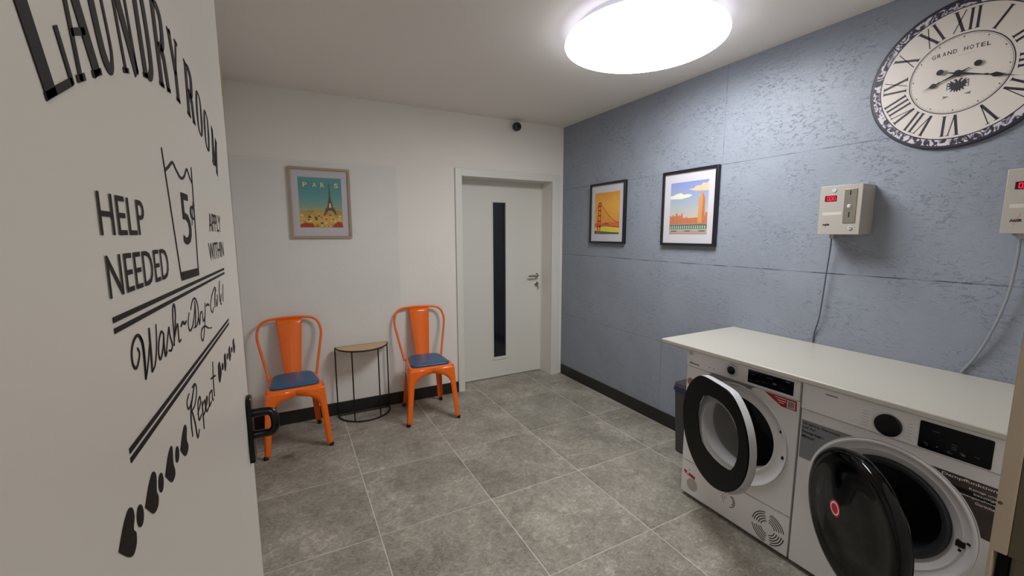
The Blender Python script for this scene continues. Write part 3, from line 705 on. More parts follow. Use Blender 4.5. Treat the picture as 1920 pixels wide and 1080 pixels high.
# --- prints on the blue wall (u = -y, the normal -x: U x V = -Y x Z = -X)
mY = -Y
def blue_print(y0, label, paint):
    P = Vector((0, y0, 1.430)); W2, H2 = .466, .541
    tt = thing('framed_print', label, 'picture', (0, y0 - W2 / 2, 1.43))
    zz = frame(tt, P, mY, Z, W2, H2, .018, .030, 'frame_black', .06, .06)
    pm = MB(); mats = paint(pm, P, zz)
    obj('print', pm, mats, tt, smooth=False, weld=False)
def paint_bridge(pm, P, zz):
    u0, u1, v0, v1 = .068, .398, .085, .455
    g = mat_gradient('print_orange_sky', 'z', 1.43 + v0, 1.43 + v1, [(0, 'cf8f45'), (.35, 'd8993f'), (.7, 'dda548'), (1, 'cf9040')], .25)
    M['pr_or'] = simple('print_red_orange', 'b9492f', .6); M['pr_mid'] = simple('print_amber_bay', 'd2703a', .6)
    M['pr_yel'] = simple('print_yellow_haze', 'd9c352', .6); M['pr_green'] = simple('print_dark_green', '47613f', .6)
    q = lambda poly, m, k: pm.prism(poly, P, mY, Z, zz + k * .0003, zz + k * .0003 + .0003, m)
    q(rect(u0, u1, v0, v1), 0, 0)
    q([(u0, v0 + .06), (u1, v0 + .06), (u1, v0 + .1), (u0 + .23, v0 + .105), (u0 + .1, v0 + .1), (u0, v0 + .1)], 2, 1)
    q([(u0, v0), (u1, v0), (u1, v0 + .05), (u0 + .15, v0 + .07), (u0, v0 + .055)], 3, 2)
    q([(u0, v0), (u1, v0), (u1, v0 + .012), (u0 + .2, v0 + .018), (u0, v0 + .03)], 4, 3)
    tw = [(.035, 0), (.058, 0), (.066, .13), (.068, .285), (.046, .285), (.042, .13)]
    for dx in (0, .034):
        q([(u0 + a + dx * (1 - .2 * b_ / .28), v0 + b_ * .97) for a, b_ in [(.030, 0), (.044, 0), (.056, .145), (.060, .287), (.050, .287), (.044, .145)]], 1, 4)
    for b_ in (.06, .11, .16, .205, .245, .272):
        q(rect(u0 + .040 + b_ * .05, u0 + .082 + b_ * .03, v0 + b_, v0 + b_ + .012), 1, 4)
    pts = [(u0 + .09 + .24 * k / 12, v0 + .10 + .165 * (1 - k / 12) ** 1.7) for k in range(13)]
    pm.ribbon(pts, .005, P, mY, Z, zz + .0015, zz + .0018, 1)
    pm.ribbon([(u0, v0 + .2), (u0 + .03, v0 + .235), (u0 + .05, v0 + .265)], .004, P, mY, Z, zz + .0015, zz + .0018, 1)
    pm.ribbon([(u0, v0 + .082), (u1, v0 + .062)], .006, P, mY, Z, zz + .0015, zz + .0018, 1)
    for k in range(1, 12):
        a = pts[k]; pm.ribbon([a, (a[0], v0 + .075)], .0012, P, mY, Z, zz + .0012, zz + .0014, 1)
    q([(u0 + .12, v0 + .085), (u0 + .2, v0 + .083), (u0 + .19, v0 + .098), (u0 + .14, v0 + .1)], 1, 5)
    return [g, 'pr_or', 'pr_mid', 'pr_yel', 'pr_green']
def paint_clocktower(pm, P, zz):
    u0, u1, v0, v1 = .075, .395, .085, .455
    g = mat_gradient('print_blue_sky', 'z', 1.43 + v0 + .1, 1.43 + v1, [(0, 'cbae98'), (.25, 'a9aeac'), (.55, '93a1b8'), (1, '7d8ac0')], .05)
    M['pr_salmon'] = simple('print_salmon_stone', 'b56f4c', .6, noise=.25, nscale=90); M['pr_orange2'] = simple('print_orange_tower', 'c98d55', .6)
    M['pr_cloud'] = simple('print_pale_cloud', 'd9d6c4', .6); M['pr_cloud2'] = simple('print_peach_cloud', 'dfb896', .6)
    M['pr_teal'] = simple('print_grey_green_bridge', '58635a', .6); M['pr_lite'] = simple('print_light_arches', 'b8bfb0', .6)
    M['pr_river'] = simple('print_mauve_river', 'ad9183', .6)
    q = lambda poly, m, k: pm.prism(poly, P, mY, Z, zz + k * .0003, zz + k * .0003 + .0003, m)
    q(rect(u0, u1, v0, v1), 0, 0)
    q([(u0, v0 + .275), (u0, v0 + .255), (u0 + .1, v0 + .25), (u0 + .17, v0 + .262), (u0 + .19, v0 + .275), (u0 + .15, v0 + .283), (u0 + .12, v0 + .28), (u0 + .09, v0 + .295), (u0 + .05, v0 + .288), (u0 + .03, v0 + .28)], 3, 1)
    q([(u1, v1 - .075), (u1 - .1, v1 - .07), (u1 - .165, v1 - .055), (u1 - .12, v1 - .05), (u1 - .1, v1 - .035), (u1 - .06, v1 - .035), (u1 - .045, v1 - .018), (u1 - .02, v1 - .025), (u1, v1 - .012)], 4, 1)
    sil = [(u0, v0 + .07), (u1, v0 + .07), (u1, v0 + .145), (u1 - .015, v0 + .15), (u1 - .02, v0 + .12), (u1 - .07, v0 + .115), (u1 - .16, v0 + .112), (u1 - .17, v0 + .122), (u1 - .19, v0 + .112), (u0 + .12, v0 + .115), (u0 + .115, v0 + .15), (u0 + .105, v0 + .15), (u0 + .1, v0 + .125), (u0 + .09, v0 + .14), (u0 + .075, v0 + .125), (u0 + .068, v0 + .15), (u0 + .055, v0 + .15), (u0 + .05, v0 + .125), (u0 + .03, v0 + .14), (u0 + .02, v0 + .125), (u0, v0 + .135)]
    q(sil, 1, 2)
    q([(u1 - .078, v0 + .07), (u1 - .02, v0 + .07), (u1 - .024, v0 + .215), (u1 - .018, v0 + .222), (u1 - .026, v0 + .25), (u1 - .042, v0 + .285), (u1 - .047, v0 + .305), (u1 - .053, v0 + .285), (u1 - .07, v0 + .25), (u1 - .079, v0 + .222), (u1 - .072, v0 + .215)], 2, 3)
    q([(u1 - .044, v0 + .07), (u1 - .02, v0 + .07), (u1 - .024, v0 + .245), (u1 - .042, v0 + .285)], 1, 4)
    q(rect(u0, u1, v0, v0 + .072), 7, 3)
    q(rect(u0, u1, v0 + .03, v0 + .068), 5, 4)
    for k in range(17): q(rect(u0 + .006 + k * .0185, u0 + .013 + k * .0185, v0 + .036, v0 + .058), 6, 5)
    q(rect(u0, u1, v0 + .026, v0 + .032), 6, 5)
    for a in (0, .12, .24): q([(u0 + a + .01, v0 + .026), (u0 + a + .075, v0 + .026), (u0 + a + .06, v0 + .016), (u0 + a + .025, v0 + .016)], 5, 5)
    return [g, 'pr_salmon', 'pr_orange2', 'pr_cloud', 'pr_cloud2', 'pr_teal', 'pr_lite', 'pr_river']
blue_print(-.484, 'orange bridge print in a black frame, nearer the far corner', paint_bridge)
blue_print(-1.352, 'clock tower and blue sky print in a black frame', paint_clocktower)

# ================================================================== wall clock
CY, CZ, CRr = -2.916, 2.187, .305
ck = thing('wall_clock', 'large round wall clock with Roman numerals and an ornate dark rim', 'clock', (0, CY, CZ))
Oc = Vector((0, CY, CZ))
obj('clock_board', MB().lathe([(CRr - .003, .001), (CRr, .003), (CRr, .013), (CRr - .003, .015)], Oc, -X, 96, start_cap=True, end_cap=True), 'clock_ink', ck)
obj('ornament_band', MB().ring(circle(.292, 96), circle(.263, 96), Oc, mY, Z, .015, .0156), 'ornament', ck, smooth=False, label='dark band of pale scrollwork')
cf = MB(); cf.prism(circle(.262, 96), Oc, mY, Z, .015, .0158, 0)
cf.ring(circle(.266, 96), circle(.2625, 96), Oc, mY, Z, .0156, .0162, 1)
cf.ring(circle(.160, 96), circle(.1565, 96), Oc, mY, Z, .0158, .0162, 1)
cf.ring(circle(.1535, 96), circle(.1525, 96), Oc, mY, Z, .0158, .0162, 1)
nm = MB()
def numeral(s_, deg):
    a = R(deg); out = Vector((math.sin(a), math.cos(a))); rt = Vector((math.cos(a), -math.sin(a)))
    wd = {'I': .021, 'V': .044, 'X': .048}
    tot = sum(wd[c] for c in s_); u = -tot / 2
    def seg(a0, b0, a1, b1, w_):
        p0 = rt * a0 + out * b0; p1 = rt * a1 + out * b1
        nm.ribbon([p0, p1], w_, Oc, mY, Z, .0158, .0164)
    r0, r1 = .168, .252
    for c in s_:
        w_ = wd[c]
        if c == 'I':
            seg(u + w_ / 2, r0, u + w_ / 2, r1, .0085); seg(u + .003, r0 + .001, u + w_ - .003, r0 + .001, .002); seg(u + .003, r1 - .001, u + w_ - .003, r1 - .001, .002)
        if c == 'V':
            seg(u + .008, r1, u + w_ / 2, r0, .009); seg(u + w_ - .008, r1, u + w_ / 2 + .001, r0, .003); seg(u, r1 - .001, u + .018, r1 - .001, .002); seg(u + w_ - .014, r1 - .001, u + w_, r1 - .001, .002)
        if c == 'X':
            seg(u + .009, r1, u + w_ - .009, r0, .0095); seg(u + w_ - .009, r1, u + .009, r0, .003)
            seg(u, r1 - .001, u + .018, r1 - .001, .002); seg(u + w_ - .018, r0 + .001, u + w_, r0 + .001, .002)
        u += w_
for k, s_ in enumerate(['XII', 'I', 'II', 'III', 'IV', 'V', 'VI', 'VII', 'VIII', 'IX', 'X', 'XI']): numeral(s_, k * 30 + 1.5)
for k in range(60):
    a = R(k * 6 + 1.5); r_ = .146
    nm.prism([(r_ * math.sin(a) + dx, r_ * math.cos(a) + dz) for dx, dz in circle(.0026 if k % 5 == 0 else .001, 8)], Oc, mY, Z, .0158, .0163)
pt = cf
for k, ch in enumerate('GRAND HOTEL'):
    if ch == ' ': continue
    u = -.085 + k * .0165
    pt.text(ch, Oc + mY * u + Z * (.088 - .004 * ((k - 5) / 5) ** 2), mY, Z, w=.012 if ch != 'N' else .013, h=.0165, t=.0163, m=1, align='C', bold=.01)
# double-headed eagle emblem
eg = [(0, -.032), (.004, -.022), (.010, -.030), (.011, -.018), (.022, -.026), (.018, -.012), (.030, -.012), (.022, -.004), (.034, .004), (.024, .006), (.034, .018), (.022, .014), (.026, .026), (.014, .016), (.010, .010), (.008, .020), (.016, .024), (.008, .029), (.002, .022), (0, .014)]
eagle = eg + [(-a, b_) for a, b_ in reversed(eg[1:-1])]
pt.prism([(a * 1.0 + .002, b_ * .92 - .046) for a, b_ in eagle], Oc, mY, Z, .0158, .0163, 1)
for sg in (-1, 1):
    pt.prism([(sg * .022 + .002, -.0865), (sg * .044 + .002, -.093), (sg * .040 + .002, -.087), (sg * .044 + .002, -.081)], Oc, mY, Z, .0158, .0163, 2)
    pt.box(-.0163, -.0158, CY - .002 - sg * .031, CY - .002 - sg * .034, CZ - .06, CZ - .03, 2)
pt.box(-.0163, -.0158, CY - .05, CY + .05, CZ + .0745, CZ + .0755, 3)
face = obj('clock_face', cf, ['clock_face', 'clock_ink', 'grey_ink', 'pr_cloud2'], ck, smooth=False, weld=False)
obj('numerals', nm, 'clock_ink', face, smooth=False, weld=False)
def hand(tipu, tipv, tailu, tailv, x0, s_):
    tip = Vector((tipu, tipv)); Lh = tip.length; d = tip.normalized(); n_ = Vector((-d.y, d.x)); m_ = MB()
    q = lambda a, b_: tuple(d * a + n_ * b_)
    up = [(.012, .0045), (.45 * Lh, .0015), (.52 * Lh, .004), (.54 * Lh, .002), (.58 * Lh, .0025), (.64 * Lh, .009 * s_), (.70 * Lh, .0075 * s_), (.80 * Lh, .0015)]
    m_.prism([q(a, b_) for a, b_ in up] + [q(Lh, 0)] + [q(a, -b_) for a, b_ in reversed(up)], Oc, mY, Z, x0, x0 + .0012)
    tl = Vector((tailu, tailv)); Lt = tl.length
    m_.prism([q(0, .0035), q(-.6 * Lt, .0015), q(-.6 * Lt, -.0015), q(0, -.0035)], Oc, mY, Z, x0, x0 + .0012)
    dd = tl.normalized()
    m_.prism([(tl.x + a, tl.y + b_) for a, b_ in circle(.0115, 20)], Oc, mY, Z, x0, x0 + .0013)
    m_.prism([(a, b_) for a, b_ in circle(.013, 20)], Oc, mY, Z, x0, x0 + .0014)
    return m_
obj('minute_hand', hand(.172, -.060, -.056, .020, .026, 1), 'clock_black', ck, smooth=False, weld=False)
obj('hour_hand', hand(-.112, -.044, .057, .023, .022, 1.1), 'clock_black', ck, smooth=False, weld=False)
obj('spindle', MB().lathe([(.005, .0158), (.005, .029)], Oc, -X, 12, end_cap=True), 'clock_black', ck)

# ================================================================== security camera
sc_ = thing('security_camera', 'small dark dome camera high on the white wall above the door', 'camera', (-.575, 0, 2.53))
obj('mount', MB().lathe([(.034, .0), (.034, .010), (.026, .018)], (-.573, -.0005, 2.522), -Y, 24, start_cap=True, end_cap=True), 'lamp_base', sc_)
b_ = MB()
pr8 = [(.001, .0), (.030, .002), (.038, .010), (.0405, .022), (.0405, .048), (.036, .060), (.024, .067), (.001, .069)]
b_.lathe(pr8, (-.572, -.018, 2.531), Vector((-.15, -1, -.12)), 32)
obj('camera_body', b_, simple('dark_blue_grey_plastic', '23252e', .35), sc_, angle=50)
obj('lens', MB().lathe([(.012, 0), (.012, .003)], (-.572 - .010, -.018 - .069, 2.531 - .009), Vector((-.15, -1, -.12)), 16, start_cap=True, end_cap=True), 'display', sc_)

# ================================================================== coin boxes
SEG = {'0': 'abcdef', '1': 'bc', '5': 'afgcd', '3': 'abgcd'}
def digit(mb, ch, O, U, V, w_, h_, t):
    s_ = SEG[ch]; k = .12 * w_ + .0004
    pos = {'a': ((0, h_), (w_, h_)), 'g': ((0, h_ / 2), (w_, h_ / 2)), 'd': ((0, 0), (w_, 0)), 'f': ((0, h_ / 2), (0, h_)), 'e': ((0, 0), (0, h_ / 2)), 'b': ((w_, h_ / 2), (w_, h_)), 'c': ((w_, 0), (w_, h_ / 2))}
    for c in s_: mb.ribbon(pos[c], .0021, O, U, V, t, t + .0005)
def coin_box(y0, y1, z0_, z1_, label, cable, cmat, cr, gland_y):
    D = .130; W3 = y0 - y1; H3 = z1_ - z0_
    b = thing('coin_box', label, 'coin box', (0, (y0 + y1) / 2, z0_), group=None)
    body = obj('housing', MB().box(-D + .008, -.001, y1 + .001, y0 - .001, z0_ + .001, z1_ - .001), 'box_beige', b, bevel=.002)
    O = Vector((-D, y0, z0_)); fu = lambda f: f * W3; fv = lambda f: (1 - f) * H3
    obj('front_cover', MB().box(-D, -D + .0085, y1, y0, z0_, z1_), 'box_beige', b, bevel=.002)
    dsp = MB().prism(rect(fu(.13), fu(.41), fv(.315), fv(.20)), O, mY, Z, .0004, .0016)
    dw = obj('display_window', dsp, 'led_back', b, smooth=False)
    dg = MB()
    for k, ch in enumerate('000'): digit(dg, ch, O + mY * (fu(.185) + k * .0135) + Z * (fv(.295)), mY, Z, .0085, .017, .0016)
    dg.prism(rect(fu(.185) + .0105, fu(.185) + .012, fv(.295) - .001, fv(.295) + .001), O, mY, Z, .0016, .0021)
    obj('digits', dg, 'led', dw, smooth=False, weld=False, label='red lit digits')
    pl_ = obj('coin_plate', MB().prism(rect(fu(.60), fu(.885), fv(.765), fv(.09)), O, mY, Z, .0003, .003), 'steel', b, bevel=.0006)
    for f0, f1, f2 in ((.735, .21, .125), (.74, .655, .55)):
        obj('coin_slot', MB().prism(rect(fu(f0) - .0023, fu(f0) + .0023, fv(f1), fv(f2)), O, mY, Z, .0031, .0035), 'void', pl_, smooth=False)
    pm = MB().lathe([(.0095, 0), (.0095, .004), (.006, .009)], O + mY * fu(.735) + Z * fv(.435) - X * .003, -X, 20, end_cap=True)
    obj('return_button', pm, 'silver', pl_)
    pm = MB().lathe([(.010, 0), (.010, .0025)], O + mY * fu(.34) + Z * fv(.095) - X * .0002, -X, 20, end_cap=True)
    obj('round_seal', pm, 'silver', b)
    pm = MB().lathe([(.009, 0), (.009, .004)], O + mY * fu(.785) + Z * fv(.865) - X * .0002, -X, 20, end_cap=True)
    pm.prism(rect(fu(.785) - .0015, fu(.785) + .0055, fv(.867), fv(.855)), O, mY, Z, .0043, .0048, 1)
    obj('lock', pm, ['silver', 'void'], b)
    lg = MB()
    lg.prism([(fu(.09), fv(.605)), (fu(.56), fv(.60)), (fu(.56), fv(.535)), (fu(.09), fv(.54))], O, mY, Z, .0002, .0004, 3)
    lg.text('NZR', O + mY * fu(.12) + Z * fv(.815), mY, Z, w=.030, h=.0095, t=.0008, m=0, bold=.05, shear=.3)
    lg.ribbon([(fu(.17), fv(.86)), (fu(.20), fv(.82))], .003, O, mY, Z, .0003, .0006, 1)
    lg.ribbon([(fu(.215), fv(.76)), (fu(.255), fv(.70)), (fu(.24), fv(.68))], .003, O, mY, Z, .0003, .0006, 1)
    obj('maker_mark', lg, ['clock_black', 'pink_ink', 'white_ink', 'label_strip'], b, smooth=False, weld=False)
    gl = MB().lathe([(.011, .0), (.011, -.012), (.008, -.022)], (-.035, gland_y, z0_ + .001), Z, 16, start_cap=True, end_cap=True)
    obj('cable_gland', gl, 'box_beige', b)
    obj('power_cable', MB().tube(catmull(cable, 8), cr, 10), cmat, b, label='cable running down behind the worktop')
coin_box(-2.488, -2.669, 1.511, 1.754, 'cream coin box with red digits, the one fully in view', 
         [(-.035, -2.513, 1.492), (-.030, -2.509, 1.42), (-.026, -2.500, 1.30), (-.024, -2.492, 1.16), (-.020, -2.482, 1.05), (-.008, -2.463, .98), (-.005, -2.457, .93), (-.0045, -2.455, .9138)], 'cable_dark', .0032, -2.513)
coin_box(-3.124, -3.305, 1.515, 1.757, 'cream coin box cut off by the right picture edge',
         [(-.035, -3.160, 1.495), (-.032, -3.160, 1.42), (-.028, -3.153, 1.30), (-.024, -3.138, 1.20), (-.018, -3.110, 1.08), (-.010, -3.080, .99), (-.0065, -3.052, .93), (-.0065, -3.046, .9158)], 'cable', .0052, -3.160)

# ================================================================== worktop
tag(obj('worktop', MB().box(-.666, -.0012, -3.336, -1.977, .884, .909), 'counter', None, bevel=.006, bseg=3), 'long cream-white worktop lying over the two machines', 'worktop')

# ================================================================== appliances
def rect_ring_front(mb, yc_, zc_, r, y0, y1, z0_, z1_, x, n_=72, m=0):
    """flat front sheet with a round hole, y1 < y0"""
    O = Vector((x, 0, 0)); inner, outer = [], []
    for k in range(n_):
        a = 2 * math.pi * k / n_; c, s_ = math.cos(a), math.sin(a)
        inner.append((x, yc_ + r * c, zc_ + r * s_))
        tt = min([((y0 - yc_) / c if c > 0 else (y1 - yc_) / c) if abs(c) > 1e-6 else 9, ((z1_ - zc_) / s_ if s_ > 0 else (z0_ - zc_) / s_) if abs(s_) > 1e-6 else 9])
        outer.append([x, yc_ + tt * c, zc_ + tt * s_])
    for cy_, cz_ in ((y0, z0_), (y0, z1_), (y1, z0_), (y1, z1_)):   # snap the nearest to each corner
        k = min(range(n_), key=lambda i: (outer[i][1] - cy_) ** 2 + (outer[i][2] - cz_) ** 2); outer[k] = [x, cy_, cz_]
    mb.add(inner + outer, [(k, (k + 1) % n_, n_ + (k + 1) % n_, n_ + k) for k in range(n_)], m)

XF = -.610
def cabinet(t_, y0, y1, yc_, zc_, rh, zsplit, ztop=.878):
    m_ = MB()
    rect_ring_front(m_, yc_, zc_, rh, y0, y1, .022, zsplit, XF)
    # sheet metal shell
    x1 = -.03
    for a in ((XF, x1, y0 - .0008, y0), (XF, x1, y1, y1 + .0008)):
        m_.box(a[0], a[1], a[2], a[3], .022, ztop)
    m_.box(x1 - .002, x1, y1, y0, .022, ztop); m_.box(XF, x1, y1, y0, ztop - .002, ztop); m_.box(XF, x1, y1, y0, .022, .024)
    obj('cabinet', m_, 'appliance', t_, angle=40)
    for xx in (XF + .05, x1 - .06):
        for yy in (y0 - .05, y1 + .05):
            obj('foot', MB().lathe([(.02, 0), (.022, .02), (.014, .023)], (xx, yy, .0003), Z, 16, start_cap=True, end_cap=True), 'rubber', t_)

# ---------------- tumble dryer (left)
dA, dB = -2.122, -2.718
td = thing('tumble_dryer', 'white tumble dryer with a black-ringed glass door ajar, left of the two machines', 'tumble dryer', (-.32, (dA + dB) / 2, 0))
pc = (-2.425, .51)
cabinet(td, dA, dB, pc[0], pc[1], .258, .778)
Od = Vector((XF, pc[0], pc[1]))
pr_ = MB().lathe([(.2565, -.002), (.258, .004), (.256, .007), (.252, .006), (.246, .0), (.236, -.008), (.205, -.014), (.196, -.010), (.190, -.012), (.188, -.022), (.187, -.09)], Od, -X, 80)
obj('door_surround', pr_, 'appliance', td, angle=60, label='pale ring round the drum opening')
dm = MB().lathe([(.187, -.09), (.187, -.11), (.25, -.14), (.25, -.50), (.24, -.52), (.001, -.53)], Od, -X, 64)
for k in range(3):
    a = R(20 + 120 * k)
    c = Vector((0, math.cos(a), math.sin(a)))
    n2 = Vector((0, -math.sin(a), math.cos(a)))
    o_ = Od + c * .245
    dm.add([o_ + X * .16 - n2 * .03, o_ + X * .16 + n2 * .03, o_ + X * .16 - c * .05, o_ + X * .48 - n2 * .03, o_ + X * .48 + n2 * .03, o_ + X * .48 - c * .05], [(0, 1, 2), (3, 5, 4), (0, 2, 5, 3), (1, 4, 5, 2)])
obj('drum', dm, 'drum', td, angle=50)
cp = MB().box(XF - .008, XF + .03, dB + .001, dA - .001, .781, .8775)
cpo = obj('control_panel', cp, 'appliance', td, bevel=.004)
XP = XF - .008
kb = MB().lathe([(.031, 0), (.031, .006), (.027, .009)], (XP, -2.397, .831), -X, 32, end_cap=True)
obj('dial', kb, 'silver', cpo, label='silver-rimmed black dial')
obj('dial_cap', MB().lathe([(.0205, .009), (.0205, .012), (.019, .013)], (XP, -2.397, .831), -X, 32, start_cap=True, end_cap=True), 'black_plastic', cpo)
pm = MB().prism(rect(2.480, 2.690, .797, .861), (XP, 0, 0), mY, Z, .0003, .0022)
O_ = Vector((XP, 0, 0))
for (a, b_, w_, h_) in ((2.50, .84, .012, .002), (2.53, .815, .004, .004), (2.555, .818, .006, .002), (2.60, .822, .016, .008), (2.655, .85, .020, .005), (2.64, .812, .01, .002), (2.57, .845, .03, .0015)):
    pm.prism(rect(a, a + w_, b_, b_ + h_), O_, mY, Z, .0023, .0026, 1)
obj('display', pm, ['display', 'display_mark'], cpo, smooth=False, weld=False)
mk = MB()
mk.ring(circle(.012, 28, 2.150, .857), circle(.0104, 28, 2.150, .857), O_, mY, Z, .0003, .0007)
mk.ribbon([(2.145, .850), (2.145, .864)], .002, O_, mY, Z, .0003, .0007); mk.ribbon([(2.155, .850), (2.155, .864)], .002, O_, mY, Z, .0003, .0007); mk.ribbon([(2.145, .857), (2.155, .857)], .002, O_, mY, Z, .0003, .0007)
mk.prism(rect(2.143, 2.205, .7985, .8035), O_, mY, Z, .0003, .0007, 1); mk.prism(rect(2.147, 2.163, .8075, .8105), O_, mY, Z, .0003, .0007)
mk.prism(circle(.003, 12, 2.293, .806), O_, mY, Z, .0003, .0007); mk.prism(rect(2.262, 2.277, .806, .8085), O_, mY, Z, .0003, .0007)
for k in range(7):
    a = R(-60 + k * 50); mk.prism(circle(.0018, 8, 2.397 + .045 * math.sin(a), .829 + .04 * math.cos(a)), O_, mY, Z, .0003, .0006)
obj('panel_print', mk, ['grey_ink', 'clock_black'], cpo, smooth=False, weld=False)
# grey recess strip under the panel with dark marks
rs = MB().prism([(2.25, .752), (2.275, .7775), (2.515, .7775), (2.49, .764), (2.46, .757), (2.40, .752)], (XF, 0, 0), mY, Z, .0004, .0012)
for k in range(9):
    rs.prism([(2.40 + k * .011, .758 + (k % 3) * .003), (2.411 + k * .011, .759 + (k % 2) * .003), (2.408 + k * .011, .766), (2.401 + k * .011, .769)], (XF, 0, 0), mY, Z, .0012, .0016, 1)
obj('handle_recess', rs, ['sticker_grey', 'dark_grey'], td, smooth=False, weld=False)
# lower service flap: joint and grille
jn = MB().box(XF - .0012, XF - .0002, dB + .002, dA - .002, .2215, .2238)
obj('service_flap_joint', jn, 'sticker_grey', td, smooth=False)
gr = MB()
gc = (2.624, .107)
for k, r_ in enumerate((.033, .044, .055, .066, .076)):
    for q_ in range(4):
        a0 = R(12 + q_ * 90 + (k % 2) * 3); a1 = a0 + R(70)
        gr.ribbon([(gc[0] + r_ * math.cos(a0 + (a1 - a0) * i / 10), gc[1] + r_ * math.sin(a0 + (a1 - a0) * i / 10)) for i in range(11)], .0038, (XF, 0, 0), mY, Z, .0003, .0007)
obj('vent_grille', gr, 'void', td, smooth=False, weld=False, label='round grille of dark curved slots')
s1 = MB().prism([(2.560, .778 - .004), (2.704, .7745), (2.706, .728), (2.640, .729)], (XF, 0, 0), mY, Z, .0004, .0009, 0)
for a, b_, w_ in ((2.610, .764, .05), (2.620, .753, .04), (2.628, .744, .022)): s1.prism(rect(a, a + w_, b_, b_ + .0035), (XF, 0, 0), mY, Z, .0009, .0012, 1)
s1.prism(rect(2.664, 2.698, .733, .767), (XF, 0, 0), mY, Z, .0009, .0012, 1)
s1.prism(rect(2.667, 2.695, .736, .764), (XF, 0, 0), mY, Z, .0012, .0014, 2)
obj('red_sticker', s1, ['red', 'white_ink', 'sticker_grey'], td, smooth=False, weld=False, label='red sticker under the display')
s2 = MB().prism(circle(.024, 28, 2.150, .690), (XF, 0, 0), mY, Z, .0003, .0006, 0)
s2.prism(circle(.017, 28, 2.150, .690), (XF, 0, 0), mY, Z, .0006, .0008, 1)
for dz in (-.006, 0, .006): s2.prism(rect(2.141, 2.159, .689 + dz, .6915 + dz), (XF, 0, 0), mY, Z, .0008, .0010, 0)
obj('round_badge', s2, ['pink_ink', 'grey_ink'], td, smooth=False, weld=False)
s3 = MB().prism([(2.135, .163), (2.213, .146), (2.213, .128), (2.145, .143)], (XF, 0, 0), mY, Z, .0003, .0007, 0)
s3.prism(rect(2.158, 2.172, .144, .155), (XF, 0, 0), mY, Z, .0007, .0009, 1)
s3.prism(circle(.0035, 10, 2.175, .170), (XF, 0, 0), mY, Z, .0003, .0007, 2)
s3.prism(circle(.036, 32, 2.196, .090), (XF, 0, 0), mY, Z, .0002, .0004, 3)
s3.ring(circle(.024, 28, 2.194, .096), circle(.021, 28, 2.194, .096), (XF, 0, 0), mY, Z, .0004, .0006, 4)
obj('energy_stickers', s3, ['red', 'white_ink', 'clock_black', 'counter', 'pink_ink'], td, smooth=False, weld=False)
s4 = MB()
cc = (2.418, .130)
for r_, a0, a1, w_ in ((.036, -75, 60, .004), (.028, -40, 70, .005), (.034, 80, 230, .0015), (.022, 100, 200, .0012)):
    s4.ribbon([(cc[0] + r_ * math.cos(R(a0 + (a1 - a0) * i / 14)), cc[1] + r_ * math.sin(R(a0 + (a1 - a0) * i / 14))) for i in range(15)], w_, (XF, 0, 0), mY, Z, .0003, .0006, 0)
for a, b_, w_ in ((2.362, .146, .03), (2.372, .126, .03), (2.39, .136, .022)): s4.prism(rect(a, a + w_, b_, b_ + .002), (XF, 0, 0), mY, Z, .0003, .0006, 1)
obj('swirl_sticker', s4, ['dark_grey', 'pink_ink'], td, smooth=False, weld=False)
for a, b_, c_, d_ in ((2.657, 2.671, .478, .492), (2.641, 2.649, .60, .612)):
    obj('latch_hole', MB().prism(rect(a, b_, c_, d_), (XF, 0, 0), mY, Z, -.012, -.001), 'void', td, smooth=False)

# --- dryer door, swung about 22 degrees
th = .382; hv = Vector((-.675, -2.192, 0)); Rr, zc_, cut = .269, .563, .247
Dv = Vector((-math.sin(th), -math.cos(th), 0)); Nv = Vector((-math.cos(th), math.sin(th), 0))
Cd = hv + Dv * Rr + Z * zc_
def outline(r, cut_, n_=80):
    pts = [(r * math.cos(2 * math.pi * k / n_), r * math.sin(2 * math.pi * k / n_)) for k in range(n_)]
    # flatten the top with a soft corner
    out = []
    for a, b_ in pts:
        if b_ > cut_ - .02: b_ = cut_ - .02 + .02 * math.tanh((b_ - cut_ + .02) / .02)
        out.append((a, b_))
    return out
def resample_by_angle(poly, n_, cx=0, cy=0):
    """star-shaped polygon -> n points at even angles about (cx, cy)"""
    out = []
    for k in range(n_):
        a = 2 * math.pi * k / n_; d = Vector((math.cos(a), math.sin(a))); best = None
        for i in range(len(poly)):
            p, q = Vector(poly[i]) - Vector((cx, cy)), Vector(poly[(i + 1) % len(poly)]) - Vector((cx, cy))
            e_ = q - p; den = d.x * e_.y - d.y * e_.x
            if abs(den) < 1e-12: continue
            s_ = (p.x * e_.y - p.y * e_.x) / den; u_ = (p.x * d.y - p.y * d.x) / den
            if s_ > 0 and -1e-6 <= u_ <= 1 + 1e-6 and (best is None or s_ > best): best = s_
        out.append((cx + d.x * best, cy + d.y * best))
    return out
